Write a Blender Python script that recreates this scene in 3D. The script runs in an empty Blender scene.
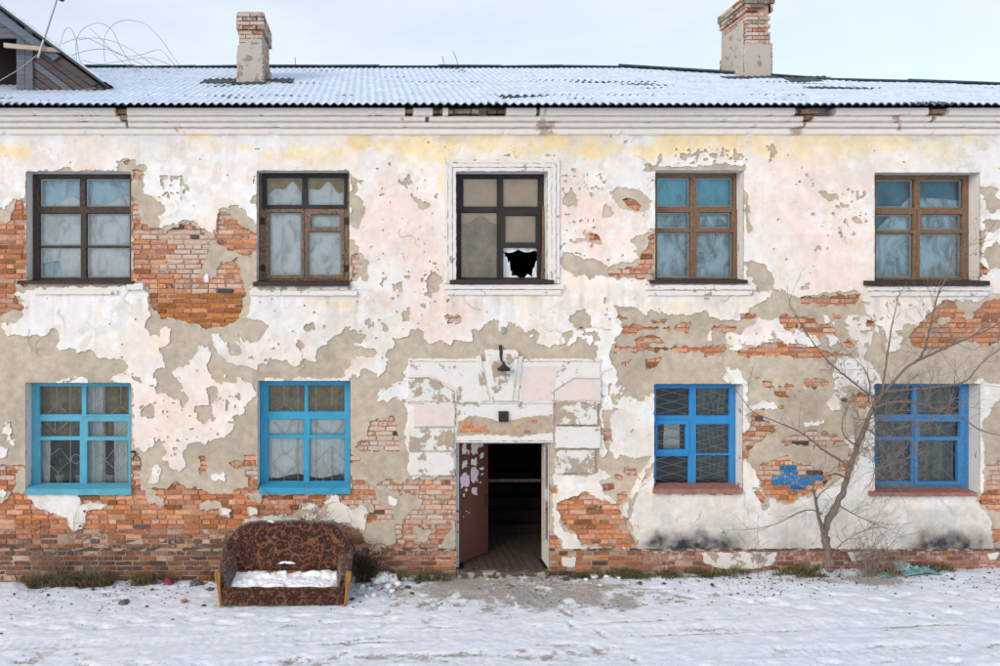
import bpy, math, random
import numpy as np
R = math.radians
random.seed(7)
rng = np.random.default_rng(7)
scene = bpy.context.scene
COL = scene.collection

# ------------------------------------------------------------------ camera
CX, CY, CZ, FPX = -2.11, -12.0, 4.25, 768.0     # camera stands 12 m in front of the facade
cam = bpy.data.cameras.new('camera')
cam.sensor_width = 36.0
cam.lens = FPX / 1000 * 36
cam.shift_x = 0.135
cam.shift_y = -0.033
cam.clip_end = 2000
camo = bpy.data.objects.new('camera', cam)
COL.objects.link(camo)
camo.location = (CX, CY, CZ)
camo.rotation_euler = (R(90), 0, 0)
scene.camera = camo

# ------------------------------------------------------------------ sky, sun, exposure
SUN_EL, SUN_AZ = R(25), R(-132)                  # hazy sun low on the left, a little in front (azimuth from +Y towards +X)
world = bpy.data.worlds.new('World')
scene.world = world
world.use_nodes = True
wn = world.node_tree
bg = wn.nodes['Background']
sky = wn.nodes.new('ShaderNodeTexSky')
sky.sky_type = 'NISHITA'
sky.sun_disc = False
sky.sun_elevation = SUN_EL
sky.sun_rotation = SUN_AZ
sky.altitude = 200
sky.air_density = 1.0
sky.dust_density = 0.6
sky.ozone_density = 1.0
# thin veil of high cloud
tc = wn.nodes.new('ShaderNodeTexCoord')
mp = wn.nodes.new('ShaderNodeMapping'); mp.inputs['Scale'].default_value = (1.6, 1.6, 4.5)
nz = wn.nodes.new('ShaderNodeTexNoise'); nz.inputs['Scale'].default_value = 2.1; nz.inputs['Detail'].default_value = 7
nz.inputs['Roughness'].default_value = 0.55
rp = wn.nodes.new('ShaderNodeValToRGB')
rp.color_ramp.elements[0].position = 0.42; rp.color_ramp.elements[0].color = (0.60,)*3 + (1,)
rp.color_ramp.elements[1].position = 0.72; rp.color_ramp.elements[1].color = (0.82,)*3 + (1,)
mx = wn.nodes.new('ShaderNodeMix'); mx.data_type = 'RGBA'
mx.inputs[7].default_value = (4.85, 5.15, 5.5, 1)
wn.links.new(tc.outputs['Generated'], mp.inputs['Vector'])
wn.links.new(mp.outputs['Vector'], nz.inputs['Vector'])
wn.links.new(nz.outputs['Fac'], rp.inputs['Fac'])
wn.links.new(rp.outputs['Color'], mx.inputs[0])
wn.links.new(sky.outputs['Color'], mx.inputs[6])
wn.links.new(mx.outputs[2], bg.inputs['Color'])
bg.inputs['Strength'].default_value = 0.12
sun = bpy.data.lights.new('sun', 'SUN')
sun.energy = 1.15
sun.angle = R(32)
sun.color = (1.0, 0.86, 0.70)
suno = bpy.data.objects.new('sun', sun)
COL.objects.link(suno)
# lamp looks along its -Z; direction to the sun:
from mathutils import Vector
sdir = Vector((math.sin(SUN_AZ) * math.cos(SUN_EL), math.cos(SUN_AZ) * math.cos(SUN_EL), math.sin(SUN_EL)))
suno.rotation_euler = sdir.to_track_quat('Z', 'Y').to_euler()
suno.location = (-20, 20, 20)
scene.view_settings.view_transform = 'Standard'
scene.view_settings.look = 'None'
scene.view_settings.exposure = 0.74
scene.view_settings.gamma = 1.0
scene.view_settings.use_curve_mapping = False

# ------------------------------------------------------------------ helpers
def P(px, py, y=0.0):
    """photo position -> world point on the plane at depth y"""
    k = (12.0 + y) / FPX
    return (CX + (px - 365.0) * k, y, CZ + (300.0 - py) * k)
def WX(px): return (px - 500.0) / 64.0 + (CX + 135 / 64.0)
def WZ(py): return CZ - (py - 300.0) / 64.0

def tag(o, label=None, cat=None, group=None, kind=None):
    if label: o['label'] = label
    if cat: o['category'] = cat
    if group: o['group'] = group
    if kind: o['kind'] = kind
    return o
def empty(name, loc=(0, 0, 0), label=None, cat=None, group=None, rz=0.0):
    o = bpy.data.objects.new(name, None)
    COL.objects.link(o)
    o.location = loc
    o.rotation_euler = (0, 0, rz)
    o.empty_display_size = 0.2
    return tag(o, label, cat, group)
def mobj(name, verts, faces, mat, parent=None, smooth=False, bevel=0.0):
    me = bpy.data.meshes.new(name)
    me.from_pydata([tuple(map(float, v)) for v in verts], [], faces)
    me.update()
    if mat is not None: me.materials.append(mat)
    if smooth:
        me.shade_smooth()
    o = bpy.data.objects.new(name, me)
    COL.objects.link(o)
    if parent is not None: o.parent = parent
    if bevel:
        b = o.modifiers.new('bevel', 'BEVEL'); b.width = bevel; b.segments = 1; b.limit_method = 'ANGLE'
    return o
class MB:
    """collects simple shapes into one mesh"""
    def __init__(s): s.v = []; s.f = []
    def add(s, v, f):
        n = len(s.v); s.v += [tuple(p) for p in v]; s.f += [tuple(i + n for i in q) for q in f]; return s
    def box(s, x0, x1, y0, y1, z0, z1):
        v = [(x0, y0, z0), (x1, y0, z0), (x1, y1, z0), (x0, y1, z0), (x0, y0, z1), (x1, y0, z1), (x1, y1, z1), (x0, y1, z1)]
        return s.add(v, [(0, 3, 2, 1), (4, 5, 6, 7), (0, 1, 5, 4), (1, 2, 6, 5), (2, 3, 7, 6), (3, 0, 4, 7)])
    def bar(s, a, b, w, d, up=(0, 1, 0)):
        a = Vector(a); b = Vector(b); t = (b - a).normalized(); u = Vector(up)
        if abs(t.dot(u)) > 0.95: u = Vector((1, 0, 0))
        n = t.cross(u).normalized() * (w / 2); m = t.cross(n).normalized() * (d / 2)
        v = [a - n - m, a + n - m, a + n + m, a - n + m, b - n - m, b + n - m, b + n + m, b - n + m]
        return s.add(v, [(0, 1, 2, 3), (7, 6, 5, 4), (0, 4, 5, 1), (1, 5, 6, 2), (2, 6, 7, 3), (3, 7, 4, 0)])
    def tube(s, pts, rad, sides=6, cap=True):
        pts = [Vector(p) for p in pts]; n = len(pts)
        if not hasattr(rad, '__len__'): rad = [rad] * n
        rings = []; u = None
        for i, p in enumerate(pts):
            t = (pts[min(i + 1, n - 1)] - pts[max(i - 1, 0)])
            if t.length < 1e-9: t = Vector((0, 0, 1))
            t.normalize()
            if u is None:
                u = t.orthogonal().normalized()
            else:
                u = (u - t * u.dot(t))
                u = u.normalized() if u.length > 1e-6 else t.orthogonal().normalized()
            w = t.cross(u)
            rings.append([p + (u * math.cos(2 * math.pi * k / sides) + w * math.sin(2 * math.pi * k / sides)) * rad[i] for k in range(sides)])
        v = [q for r in rings for q in r]; f = []
        for i in range(n - 1):
            for k in range(sides):
                k2 = (k + 1) % sides
                f.append((i * sides + k, i * sides + k2, (i + 1) * sides + k2, (i + 1) * sides + k))
        if cap:
            f.append(tuple(range(sides - 1, -1, -1))); f.append(tuple((n - 1) * sides + k for k in range(sides)))
        return s.add(v, f)
    def lathe(s, prof, c=(0, 0, 0), sides=16):
        v = []; f = []
        for r, z in prof:
            for k in range(sides):
                a = 2 * math.pi * k / sides
                v.append((c[0] + r * math.cos(a), c[1] + r * math.sin(a), c[2] + z))
        for i in range(len(prof) - 1):
            for k in range(sides):
                k2 = (k + 1) % sides
                f.append((i * sides + k, i * sides + k2, (i + 1) * sides + k2, (i + 1) * sides + k))
        f.append(tuple(range(sides - 1, -1, -1))); f.append(tuple((len(prof) - 1) * sides + k for k in range(sides)))
        return s.add(v, f)
    def out(s, name, mat, parent=None, smooth=False, bevel=0.0, base=None):
        v = s.v
        if base is not None: v = [(p[0] - base[0], p[1] - base[1], p[2] - base[2]) for p in v]
        return mobj(name, v, s.f, mat, parent, smooth, bevel)

def grid_mesh(name, V, mat, parent=None, smooth=True, colors=None, extra=None, flip=False):
    """V: (ny, nx, 3) array -> mesh object"""
    ny, nx = V.shape[:2]
    me = bpy.data.meshes.new(name)
    idx = np.arange(ny * nx).reshape(ny, nx)
    q = np.stack([idx[:-1, :-1], idx[:-1, 1:], idx[1:, 1:], idx[1:, :-1]], -1).reshape(-1, 4)
    if flip: q = q[:, ::-1]
    fast_mesh(me, V.reshape(-1, 3), q)
    if mat is not None: me.materials.append(mat)
    if smooth: me.shade_smooth()
    if colors is not None: add_col(me, 'Col', colors.reshape(-1, colors.shape[-1]))
    if extra:
        for k, a in extra.items():
            at = me.attributes.new(k, 'FLOAT', 'POINT'); at.data.foreach_set('value', np.ascontiguousarray(a.reshape(-1), dtype=np.float32))
    o = bpy.data.objects.new(name, me); COL.objects.link(o)
    if parent is not None: o.parent = parent
    return o
def fast_mesh(me, v, q):
    v = np.ascontiguousarray(v, dtype=np.float32); q = np.ascontiguousarray(q, dtype=np.int32)
    me.vertices.add(len(v)); me.vertices.foreach_set('co', v.ravel())
    me.loops.add(q.size); me.loops.foreach_set('vertex_index', q.ravel())
    me.polygons.add(len(q)); me.polygons.foreach_set('loop_start', np.arange(len(q), dtype=np.int32) * q.shape[1])
    me.update(calc_edges=True); me.validate()
def add_col(me, name, c):
    c = np.asarray(c, dtype=np.float32)
    if c.shape[1] == 3: c = np.concatenate([c, np.ones((len(c), 1), np.float32)], 1)
    at = me.color_attributes.new(name, 'FLOAT_COLOR', 'POINT'); at.data.foreach_set('color', np.ascontiguousarray(c).ravel())

_tab = {}
def vnoise(x, y, seed):
    if seed not in _tab: _tab[seed] = np.random.default_rng(1000 + seed).random((257, 257)) * 2 - 1
    T = _tab[seed]
    xi = np.floor(x); yi = np.floor(y); fx = x - xi; fy = y - yi
    fx = fx * fx * (3 - 2 * fx); fy = fy * fy * (3 - 2 * fy)
    xi = xi.astype(int) % 256; yi = yi.astype(int) % 256
    a = T[yi, xi]; b = T[yi, xi + 1]; c = T[yi + 1, xi]; d = T[yi + 1, xi + 1]
    return (a * (1 - fx) + b * fx) * (1 - fy) + (c * (1 - fx) + d * fx) * fy
def fbm(x, y, scale, seed, octv=4, gain=0.5):
    s = 0; a = 1; t = 0
    for k in range(octv):
        s = s + a * vnoise(x / scale * 2 ** k + 17.3 * k, y / scale * 2 ** k + 5.1 * k, seed + k); t += a; a *= gain
    return s / t
def cellv(x, y, s, seed):
    """flat random value for each cell of a jittered Voronoi pattern"""
    g = np.random.default_rng(5000 + seed); J = g.random((128, 128, 3)); u, w = x / s, y / s; iu, iw = np.floor(u).astype(int), np.floor(w).astype(int)
    best = np.full(x.shape, 1e9); val = np.zeros(x.shape)
    for a in (-1, 0, 1):
        for b in (-1, 0, 1):
            c = J[(iw + b) % 128, (iu + a) % 128]; d = (iu + a + c[..., 0] - u) ** 2 + (iw + b + c[..., 1] - w) ** 2
            k = d < best; best = np.where(k, d, best); val = np.where(k, c[..., 2], val)
    return val * 2 - 1
def sstep(a, b, x):
    t = np.clip((x - a) / (b - a), 0, 1); return t * t * (3 - 2 * t)

# ------------------------------------------------------------------ materials
def mat_new(name):
    m = bpy.data.materials.new(name); m.use_nodes = True
    nt = m.node_tree; return m, nt, nt.nodes['Principled BSDF']
def N(nt, t, **k):
    n = nt.nodes.new(t)
    for a, b in k.items():
        if a in n.inputs: n.inputs[a].default_value = b
        else: setattr(n, a, b)
    return n
def noise(nt, scale, detail=5, rough=0.6, vec=None, dist=0.0):
    n = N(nt, 'ShaderNodeTexNoise'); n.inputs['Scale'].default_value = scale; n.inputs['Detail'].default_value = detail
    n.inputs['Roughness'].default_value = rough; n.inputs['Distortion'].default_value = dist
    if vec is None:
        if not hasattr(nt, '_d'): pass
        g = N(nt, 'ShaderNodeNewGeometry'); vec = g.outputs['Position']
    nt.links.new(vec, n.inputs['Vector']); return n.outputs['Fac']
def ramp(nt, fac, p0, c0, p1, c1):
    r = N(nt, 'ShaderNodeValToRGB'); e = r.color_ramp.elements
    f = lambda c: (c, c, c, 1) if not hasattr(c, '__len__') else tuple(c) + (1,)
    e[0].position = p0; e[0].color = f(c0); e[1].position = p1; e[1].color = f(c1)
    nt.links.new(fac, r.inputs['Fac']); return r.outputs['Color']
def mix(nt, fac, a, b, mode='MIX'):
    m = N(nt, 'ShaderNodeMix', data_type='RGBA', blend_type=mode)
    for s, val in ((0, fac), (6, a), (7, b)):
        if hasattr(val, 'is_linked') or hasattr(val, 'links'): nt.links.new(val, m.inputs[s])
        elif s == 0: m.inputs[0].default_value = val
        else: m.inputs[s].default_value = tuple(val) + (1,)
    return m.outputs[2]
def bump(nt, bsdf, h, strength=0.4, dist=0.01):
    b = N(nt, 'ShaderNodeBump'); b.inputs['Strength'].default_value = strength; b.inputs['Distance'].default_value = dist
    nt.links.new(h, b.inputs['Height']); nt.links.new(b.outputs['Normal'], bsdf.inputs['Normal'])
def simple(name, col, rough=0.8, var=0.25, scale=8, bumpy=0.3, bscale=60, metallic=0.0, dark=None, bdist=0.004):
    m, nt, b = mat_new(name)
    d = dark or tuple(c * (1 - var) for c in col)
    l = tuple(min(1, c * (1 + var * 0.5)) for c in col)
    nt.links.new(ramp(nt, noise(nt, scale, 6, 0.65), 0.3, d, 0.72, l), b.inputs['Base Color'])
    b.inputs['Roughness'].default_value = rough; b.inputs['Metallic'].default_value = metallic
    b.inputs['Specular IOR Level'].default_value = 0.3
    if bumpy: bump(nt, b, noise(nt, bscale, 5, 0.7), bumpy, bdist)
    return m
def attr_mat(name, attr='Col', var=0.12, rough=0.9, bstr=0.35, scales=(6, 70), bdist=0.006, spots=None):
    m, nt, b = mat_new(name)
    a = N(nt, 'ShaderNodeAttribute', attribute_name=attr)
    c = mix(nt, 1.0, a.outputs['Color'], ramp(nt, noise(nt, scales[0], 8, 0.7), 0.25, 1 - var * 1.6, 0.75, 1 + var), 'MULTIPLY')
    if spots:
        c = mix(nt, ramp(nt, noise(nt, spots[0], 4, 0.6), spots[1], 0.0, spots[1] + 0.05, spots[3]), c, spots[2])
    nt.links.new(c, b.inputs['Base Color'])
    b.inputs['Roughness'].default_value = rough; b.inputs['Specular IOR Level'].default_value = 0.2
    bump(nt, b, noise(nt, scales[1], 6, 0.7), bstr, bdist)
    return m
def wood(name, col, axis='Z', paint=None, worn=0.5, rough=0.75):
    """weathered wood with grain along an axis; optional paint flaking off"""
    m, nt, b = mat_new(name)
    g = N(nt, 'ShaderNodeNewGeometry'); mpn = N(nt, 'ShaderNodeMapping')
    sc = {'X': (3, 60, 60), 'Y': (60, 3, 60), 'Z': (60, 60, 3)}[axis]
    mpn.inputs['Scale'].default_value = sc
    nt.links.new(g.outputs['Position'], mpn.inputs['Vector'])
    gr = noise(nt, 1.0, 6, 0.65, mpn.outputs['Vector'])
    c = ramp(nt, gr, 0.3, tuple(x * 0.45 for x in col), 0.7, tuple(min(1, x * 1.25) for x in col))
    if paint:
        pc = mix(nt, ramp(nt, noise(nt, 4, 8, 0.75), 0.35, 0.0, 0.72, 0.75), paint, tuple(x * 0.5 + 0.03 for x in paint))
        pc = mix(nt, ramp(nt, gr, 0.35, 0.0, 0.8, 0.4), pc, tuple(min(1, x * 1.5 + 0.05) for x in paint))
        mask = noise(nt, 26, 9, 0.8)
        c = mix(nt, ramp(nt, mask, worn - 0.04, 0.0, worn + 0.03, 1.0), c, pc)
    nt.links.new(c, b.inputs['Base Color']); b.inputs['Roughness'].default_value = rough
    b.inputs['Specular IOR Level'].default_value = 0.3
    bump(nt, b, gr, 0.35, 0.004)
    return m
def peel(name, base, under, thresh=0.6, scale=5.0, bstr=0.4):
    m, nt, b = mat_new(name)
    n1 = noise(nt, scale, 8, 0.62)
    fac = ramp(nt, n1, thresh, 0.0, thresh + 0.03, 1.0)
    bc = mix(nt, ramp(nt, noise(nt, 9, 7, 0.7), 0.3, 0.0, 0.8, 0.5), base, tuple(c * 0.8 for c in base))
    c = mix(nt, fac, bc, mix(nt, noise(nt, 22, 5), under, tuple(u * 0.7 for u in under)))
    nt.links.new(c, b.inputs['Base Color']); b.inputs['Roughness'].default_value = 0.9
    b.inputs['Specular IOR Level'].default_value = 0.2
    h = mix(nt, 0.35, ramp(nt, n1, thresh, 1.0, thresh + 0.03, 0.0), noise(nt, 50, 6, 0.7))
    bump(nt, b, h, bstr, 0.012)
    return m
def brick_mat(name, from_object):
    m, nt, b = mat_new(name)
    if from_object:
        a = N(nt, 'ShaderNodeObjectInfo'); colr, alp = a.outputs['Color'], a.outputs['Alpha']
    else:
        a = N(nt, 'ShaderNodeAttribute', attribute_name='Col'); colr, alp = a.outputs['Color'], a.outputs['Alpha']
    c = mix(nt, 1.0, colr, ramp(nt, noise(nt, 18, 7, 0.75), 0.28, 0.6, 0.75, 1.3), 'MULTIPLY')
    c = mix(nt, ramp(nt, noise(nt, 2.2, 5, 0.6), 0.45, 0.0, 0.75, 0.45), c, mix(nt, 1.0, c, (0.62, 0.55, 0.52), 'MULTIPLY'))
    # lime / mortar film left on the brick: threshold slides with the alpha
    n1 = noise(nt, 16, 8, 0.7)
    mth = N(nt, 'ShaderNodeMath', operation='MULTIPLY_ADD'); mth.inputs[1].default_value = 0.62; mth.inputs[2].default_value = -0.62
    nt.links.new(alp, mth.inputs[0])
    ad = N(nt, 'ShaderNodeMath', operation='ADD'); nt.links.new(n1, ad.inputs[0]); nt.links.new(mth.outputs[0], ad.inputs[1])
    lime = ramp(nt, ad.outputs[0], 0.12, 0.0, 0.26, 0.8)
    c = mix(nt, lime, c, mix(nt, noise(nt, 30, 4), (0.68, 0.57, 0.49), (0.50, 0.42, 0.36)))
    nt.links.new(c, b.inputs['Base Color']); b.inputs['Roughness'].default_value = 0.92
    b.inputs['Specular IOR Level'].default_value = 0.15
    bump(nt, b, noise(nt, 45, 7, 0.78), 0.9, 0.014)
    return m

M = {}
M['finish'] = attr_mat('limewashed_plaster', var=0.10, bstr=0.45, scales=(4, 40), spots=(16, 0.70, (0.42, 0.36, 0.30), 0.8))
M['under'] = attr_mat('bare_undercoat', var=0.16, bstr=0.7, scales=(7, 60), spots=(34, 0.70, (0.36, 0.29, 0.22), 0.6))
M['mortar'] = simple('mortar', (0.50, 0.39, 0.31), 0.95, 0.35, 3, 0.9, 60, bdist=0.012, dark=(0.28, 0.16, 0.10))
M['brick_o'] = brick_mat('brick_single', True)
M['brick_a'] = brick_mat('brick_course', False)
M['reveal'] = peel('reveal_plaster', (0.70, 0.68, 0.66), (0.42, 0.36, 0.30), 0.62, 6)
M['ledge'] = peel('ledge_plaster', (0.74, 0.69, 0.65), (0.46, 0.35, 0.28), 0.60, 7)
M['cornice'] = peel('cornice_plaster', (0.86, 0.78, 0.71), (0.58, 0.44, 0.37), 0.62, 1.8)
M['arch_white'] = peel('portal_white', (0.72, 0.69, 0.655), (0.46, 0.38, 0.30), 0.60, 5.5)
M['arch_pink'] = peel('portal_pink', (0.72, 0.605, 0.555), (0.72, 0.69, 0.66), 0.56, 6)
M['arch_grey'] = peel('portal_grey', (0.70, 0.67, 0.625), (0.45, 0.37, 0.285), 0.51, 5.0)
M['dark_wood'] = wood('dark_brown_frame', (0.10, 0.065, 0.045), 'Z', (0.030, 0.018, 0.014), 0.50)
M['black_wood'] = wood('black_frame', (0.07, 0.045, 0.03), 'Z', (0.012, 0.010, 0.011), 0.44)
M['old_wood'] = wood('weathered_frame', (0.26, 0.17, 0.11), 'Z', (0.085, 0.05, 0.035), 0.52)
M['tan_wood'] = wood('ochre_frame', (0.24, 0.15, 0.09), 'Z', (0.15, 0.075, 0.03), 0.50)
M['cyan'] = wood('light_blue_paint', (0.25, 0.22, 0.18), 'Z', (0.08, 0.37, 0.50), 0.405, 0.6)
M['blue'] = wood('blue_paint', (0.25, 0.22, 0.18), 'Z', (0.025, 0.30, 0.50), 0.395, 0.6)
M['deep_blue'] = wood('deep_blue_paint', (0.2, 0.2, 0.2), 'Z', (0.012, 0.22, 0.52), 0.395, 0.55)
M['worn_blue'] = wood('worn_deep_blue_paint', (0.28, 0.26, 0.30), 'Z', (0.018, 0.21, 0.48), 0.43, 0.6)
M['white_paint'] = simple('white_enamel', (0.62, 0.62, 0.60), 0.5, 0.2, 12, 0.15)
M['iron_white'] = simple('white_painted_iron', (0.60, 0.62, 0.60), 0.55, 0.3, 20, 0.1)
M['iron_teal'] = simple('pale_teal_iron', (0.28, 0.38, 0.38), 0.55, 0.3, 20, 0.1)
M['iron'] = simple('rusty_iron', (0.035, 0.024, 0.018), 0.75, 0.5, 30, 0.4)
M['wire'] = simple('grey_wire', (0.30, 0.30, 0.31), 0.6, 0.2, 20, 0)
M['dark_sill'] = simple('dark_sill_metal', (0.045, 0.028, 0.026), 0.6, 0.4, 20, 0.3)
M['red_sill'] = simple('red_brown_sill', (0.34, 0.16, 0.13), 0.7, 0.4, 15, 0.3)
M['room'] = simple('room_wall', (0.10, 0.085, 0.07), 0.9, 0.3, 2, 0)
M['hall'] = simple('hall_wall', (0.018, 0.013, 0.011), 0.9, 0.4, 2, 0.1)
M['hall_floor'] = wood('hall_floor_boards', (0.085, 0.058, 0.046), 'Y')
M['roof'] = simple('weathered_roof_sheet', (0.075, 0.095, 0.105), 0.9, 0.45, 5, 0.4, 50)
M['grey_wood'] = wood('grey_weathered_boards', (0.14, 0.15, 0.18), 'X')
M['brown_board'] = wood('brown_weathered_boards', (0.10, 0.08, 0.08), 'X')
M['pale_board'] = wood('pale_new_board', (0.48, 0.38, 0.30), 'X')
M['door'] = wood('red_brown_door', (0.13, 0.05, 0.032), 'X', (0.105, 0.030, 0.018), 0.42, 0.45)
M['bare'] = simple('bare_render', (0.45, 0.365, 0.275), 0.95, 0.3, 8, 0.7, 60, bdist=0.01)
M['paper'] = simple('torn_paper', (0.78, 0.75, 0.68), 0.9, 0.35, 25, 0.1)
M['paper_pink'] = simple('pink_leaflet', (0.78, 0.62, 0.66), 0.9, 0.35, 25, 0.1)
M['galv'] = simple('galvanised_pole', (0.35, 0.37, 0.40), 0.5, 0.2, 10, 0.1, metallic=0.3)

def glass_mat(name, dirt=0.08, tint=(0.95, 0.98, 0.98)):
    m = bpy.data.materials.new(name); m.use_nodes = True; nt = m.node_tree
    nt.nodes.remove(nt.nodes['Principled BSDF']); o = nt.nodes['Material Output']
    tr = N(nt, 'ShaderNodeBsdfTransparent'); tr.inputs[0].default_value = tint + (1,)
    gl = N(nt, 'ShaderNodeBsdfGlossy'); gl.inputs['Roughness'].default_value = 0.02
    df = N(nt, 'ShaderNodeBsdfDiffuse'); df.inputs[0].default_value = (0.5, 0.5, 0.48, 1)
    fr = N(nt, 'ShaderNodeFresnel'); fr.inputs['IOR'].default_value = 1.58
    b = N(nt, 'ShaderNodeBump'); b.inputs['Strength'].default_value = 0.12; b.inputs['Distance'].default_value = 0.02
    nt.links.new(noise(nt, 3.0, 2, 0.5), b.inputs['Height']); nt.links.new(b.outputs['Normal'], gl.inputs['Normal'])
    m1 = N(nt, 'ShaderNodeMixShader'); m2 = N(nt, 'ShaderNodeMixShader')
    nt.links.new(fr.outputs[0], m1.inputs[0]); nt.links.new(tr.outputs[0], m1.inputs[1]); nt.links.new(gl.outputs[0], m1.inputs[2])
    nt.links.new(ramp(nt, noise(nt, 7, 7, 0.7), 0.35, dirt * 0.3, 0.8, dirt * 2.5), m2.inputs[0])
    nt.links.new(m1.outputs[0], m2.inputs[1]); nt.links.new(df.outputs[0], m2.inputs[2])
    nt.links.new(m2.outputs[0], o.inputs['Surface'])
    return m
M['glass'] = glass_mat('old_window_glass', 0.035)
M['glass_dirty'] = glass_mat('dusty_window_glass', 0.16)
def film_mat(name, col, lo=0.45, hi=0.98, ang=0.5, thr=(0.38, 0.60)):
    """crumpled plastic: cloudy folds let part of the dark room show through"""
    m, nt, b = mat_new(name); g = N(nt, 'ShaderNodeNewGeometry'); mp_ = N(nt, 'ShaderNodeMapping')
    mp_.inputs['Rotation'].default_value = (0, ang, 0); mp_.inputs['Scale'].default_value = (3.4, 1, 1.7); nt.links.new(g.outputs['Position'], mp_.inputs['Vector'])
    n1 = noise(nt, 1.5, 6, 0.58, mp_.outputs[0], 1.1)
    nt.links.new(ramp(nt, n1, thr[0], lo, thr[1], hi), b.inputs['Alpha'])
    nt.links.new(mix(nt, ramp(nt, n1, 0.3, 0.0, 0.7, 1.0), tuple(c * 0.82 for c in col), col), b.inputs['Base Color'])
    b.inputs['Roughness'].default_value = 0.22; bump(nt, b, n1, 0.5, 0.06); return m
def cloth_mat(name, col, rough=0.8, var=0.2, scale=6):
    return simple(name, col, rough, var, scale, 0.35, 14, bdist=0.04)
M['film'] = film_mat('white_plastic_film', (0.93, 0.95, 0.96), 0.62, 1.0, 0.5, (0.36, 0.52))
M['film_blue'] = film_mat('pale_blue_film', (0.58, 0.86, 0.96), 0.6, 1.0, -0.4, (0.34, 0.5))
M['teal'] = film_mat('teal_sheet', (0.12, 0.58, 0.74), 0.7, 1.0, 0.2, (0.36, 0.5))
M['deep_teal'] = cloth_mat('deep_teal_sheet', (0.035, 0.26, 0.40), 0.4, 0.5, 3)
M['frost'] = film_mat('frosted_film', (0.62, 0.84, 0.94), 0.32, 1.0, 0.9, (0.38, 0.58))
M['ochre'] = cloth_mat('ochre_cloth', (0.52, 0.36, 0.10), 0.9, 0.4, 6)
M['tan'] = cloth_mat('tan_cardboard', (0.82, 0.60, 0.42), 0.85, 0.2, 3)
M['olive'] = cloth_mat('olive_cloth', (0.42, 0.31, 0.15), 0.9, 0.6, 6)
M['net'] = film_mat('grey_net_curtain', (0.92, 0.94, 0.90), 0.8, 1.0, 0.0, (0.36, 0.5))
M['pot'] = simple('white_pot', (0.55, 0.56, 0.55), 0.4, 0.1, 4, 0)
M['leaf'] = simple('house_plant_leaf', (0.10, 0.12, 0.04), 0.6, 0.5, 20, 0)
M['darkcurtain'] = film_mat('grey_green_curtain', (0.13, 0.19, 0.17), 0.5, 1.0, 0.1)
M['plinthcap'] = peel('plinth_cap_mortar', (0.36, 0.29, 0.24), (0.11, 0.09, 0.075), 0.47, 6)
M['olivefilm'] = cloth_mat('brownish_film', (0.52, 0.38, 0.25), 0.3, 0.5, 5)
M['doorframe'] = peel('door_frame_paint', (0.46, 0.46, 0.47), (0.2, 0.17, 0.14), 0.6, 8)

M['snow'] = simple('snow', (0.84, 0.86, 0.89), 0.7, 0.10, 6, 0.5, 40, bdist=0.01)
M['ridge'] = simple('ridge_cap', (0.05, 0.085, 0.095), 0.8, 0.5, 8, 0.3)
M['barge'] = wood('blue_grey_barge_board', (0.15, 0.17, 0.20), 'X', (0.10, 0.15, 0.21), 0.5)
M['chim_render'] = peel('chimney_render', (0.46, 0.42, 0.37), (0.34, 0.26, 0.21), 0.58, 6)
M['honey'] = wood('honey_varnished_wood', (0.36, 0.16, 0.035), 'Z', None, 0.5, 0.4)
M['bark'] = wood('bark', (0.19, 0.15, 0.125), 'Z', None, 0.5, 0.95)
M['twig'] = simple('twig', (0.20, 0.165, 0.145), 0.9, 0.3, 6, 0)
M['weed'] = simple('dry_weed', (0.27, 0.21, 0.165), 0.95, 0.4, 6, 0)
M['darkweed'] = simple('dark_dead_twig', (0.055, 0.036, 0.028), 0.95, 0.4, 6, 0)
M['grass'] = attr_mat('grass_blades', var=0.2, rough=0.8, bstr=0.0)
M['shard'] = simple('brick_shard', (0.45, 0.19, 0.10), 0.9, 0.3, 30, 0.5)
M['stone'] = simple('grey_stone', (0.14, 0.14, 0.145), 0.9, 0.3, 20, 0.5)
M['earth'] = simple('frozen_earth', (0.10, 0.08, 0.07), 0.95, 0.4, 20, 0.5)
M['rag_teal'] = simple('turquoise_cloth', (0.16, 0.34, 0.33), 0.9, 0.5, 12, 0.4)
M['rag_blue'] = simple('pale_blue_cloth', (0.40, 0.56, 0.66), 0.9, 0.3, 12, 0.4)
M['crimson'] = simple('crimson_wrapper', (0.30, 0.02, 0.07), 0.5, 0.3, 12, 0.3)
M['sofa_dark'] = simple('sofa_lining', (0.05, 0.03, 0.025), 0.95, 0.3, 12, 0.2)
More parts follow.
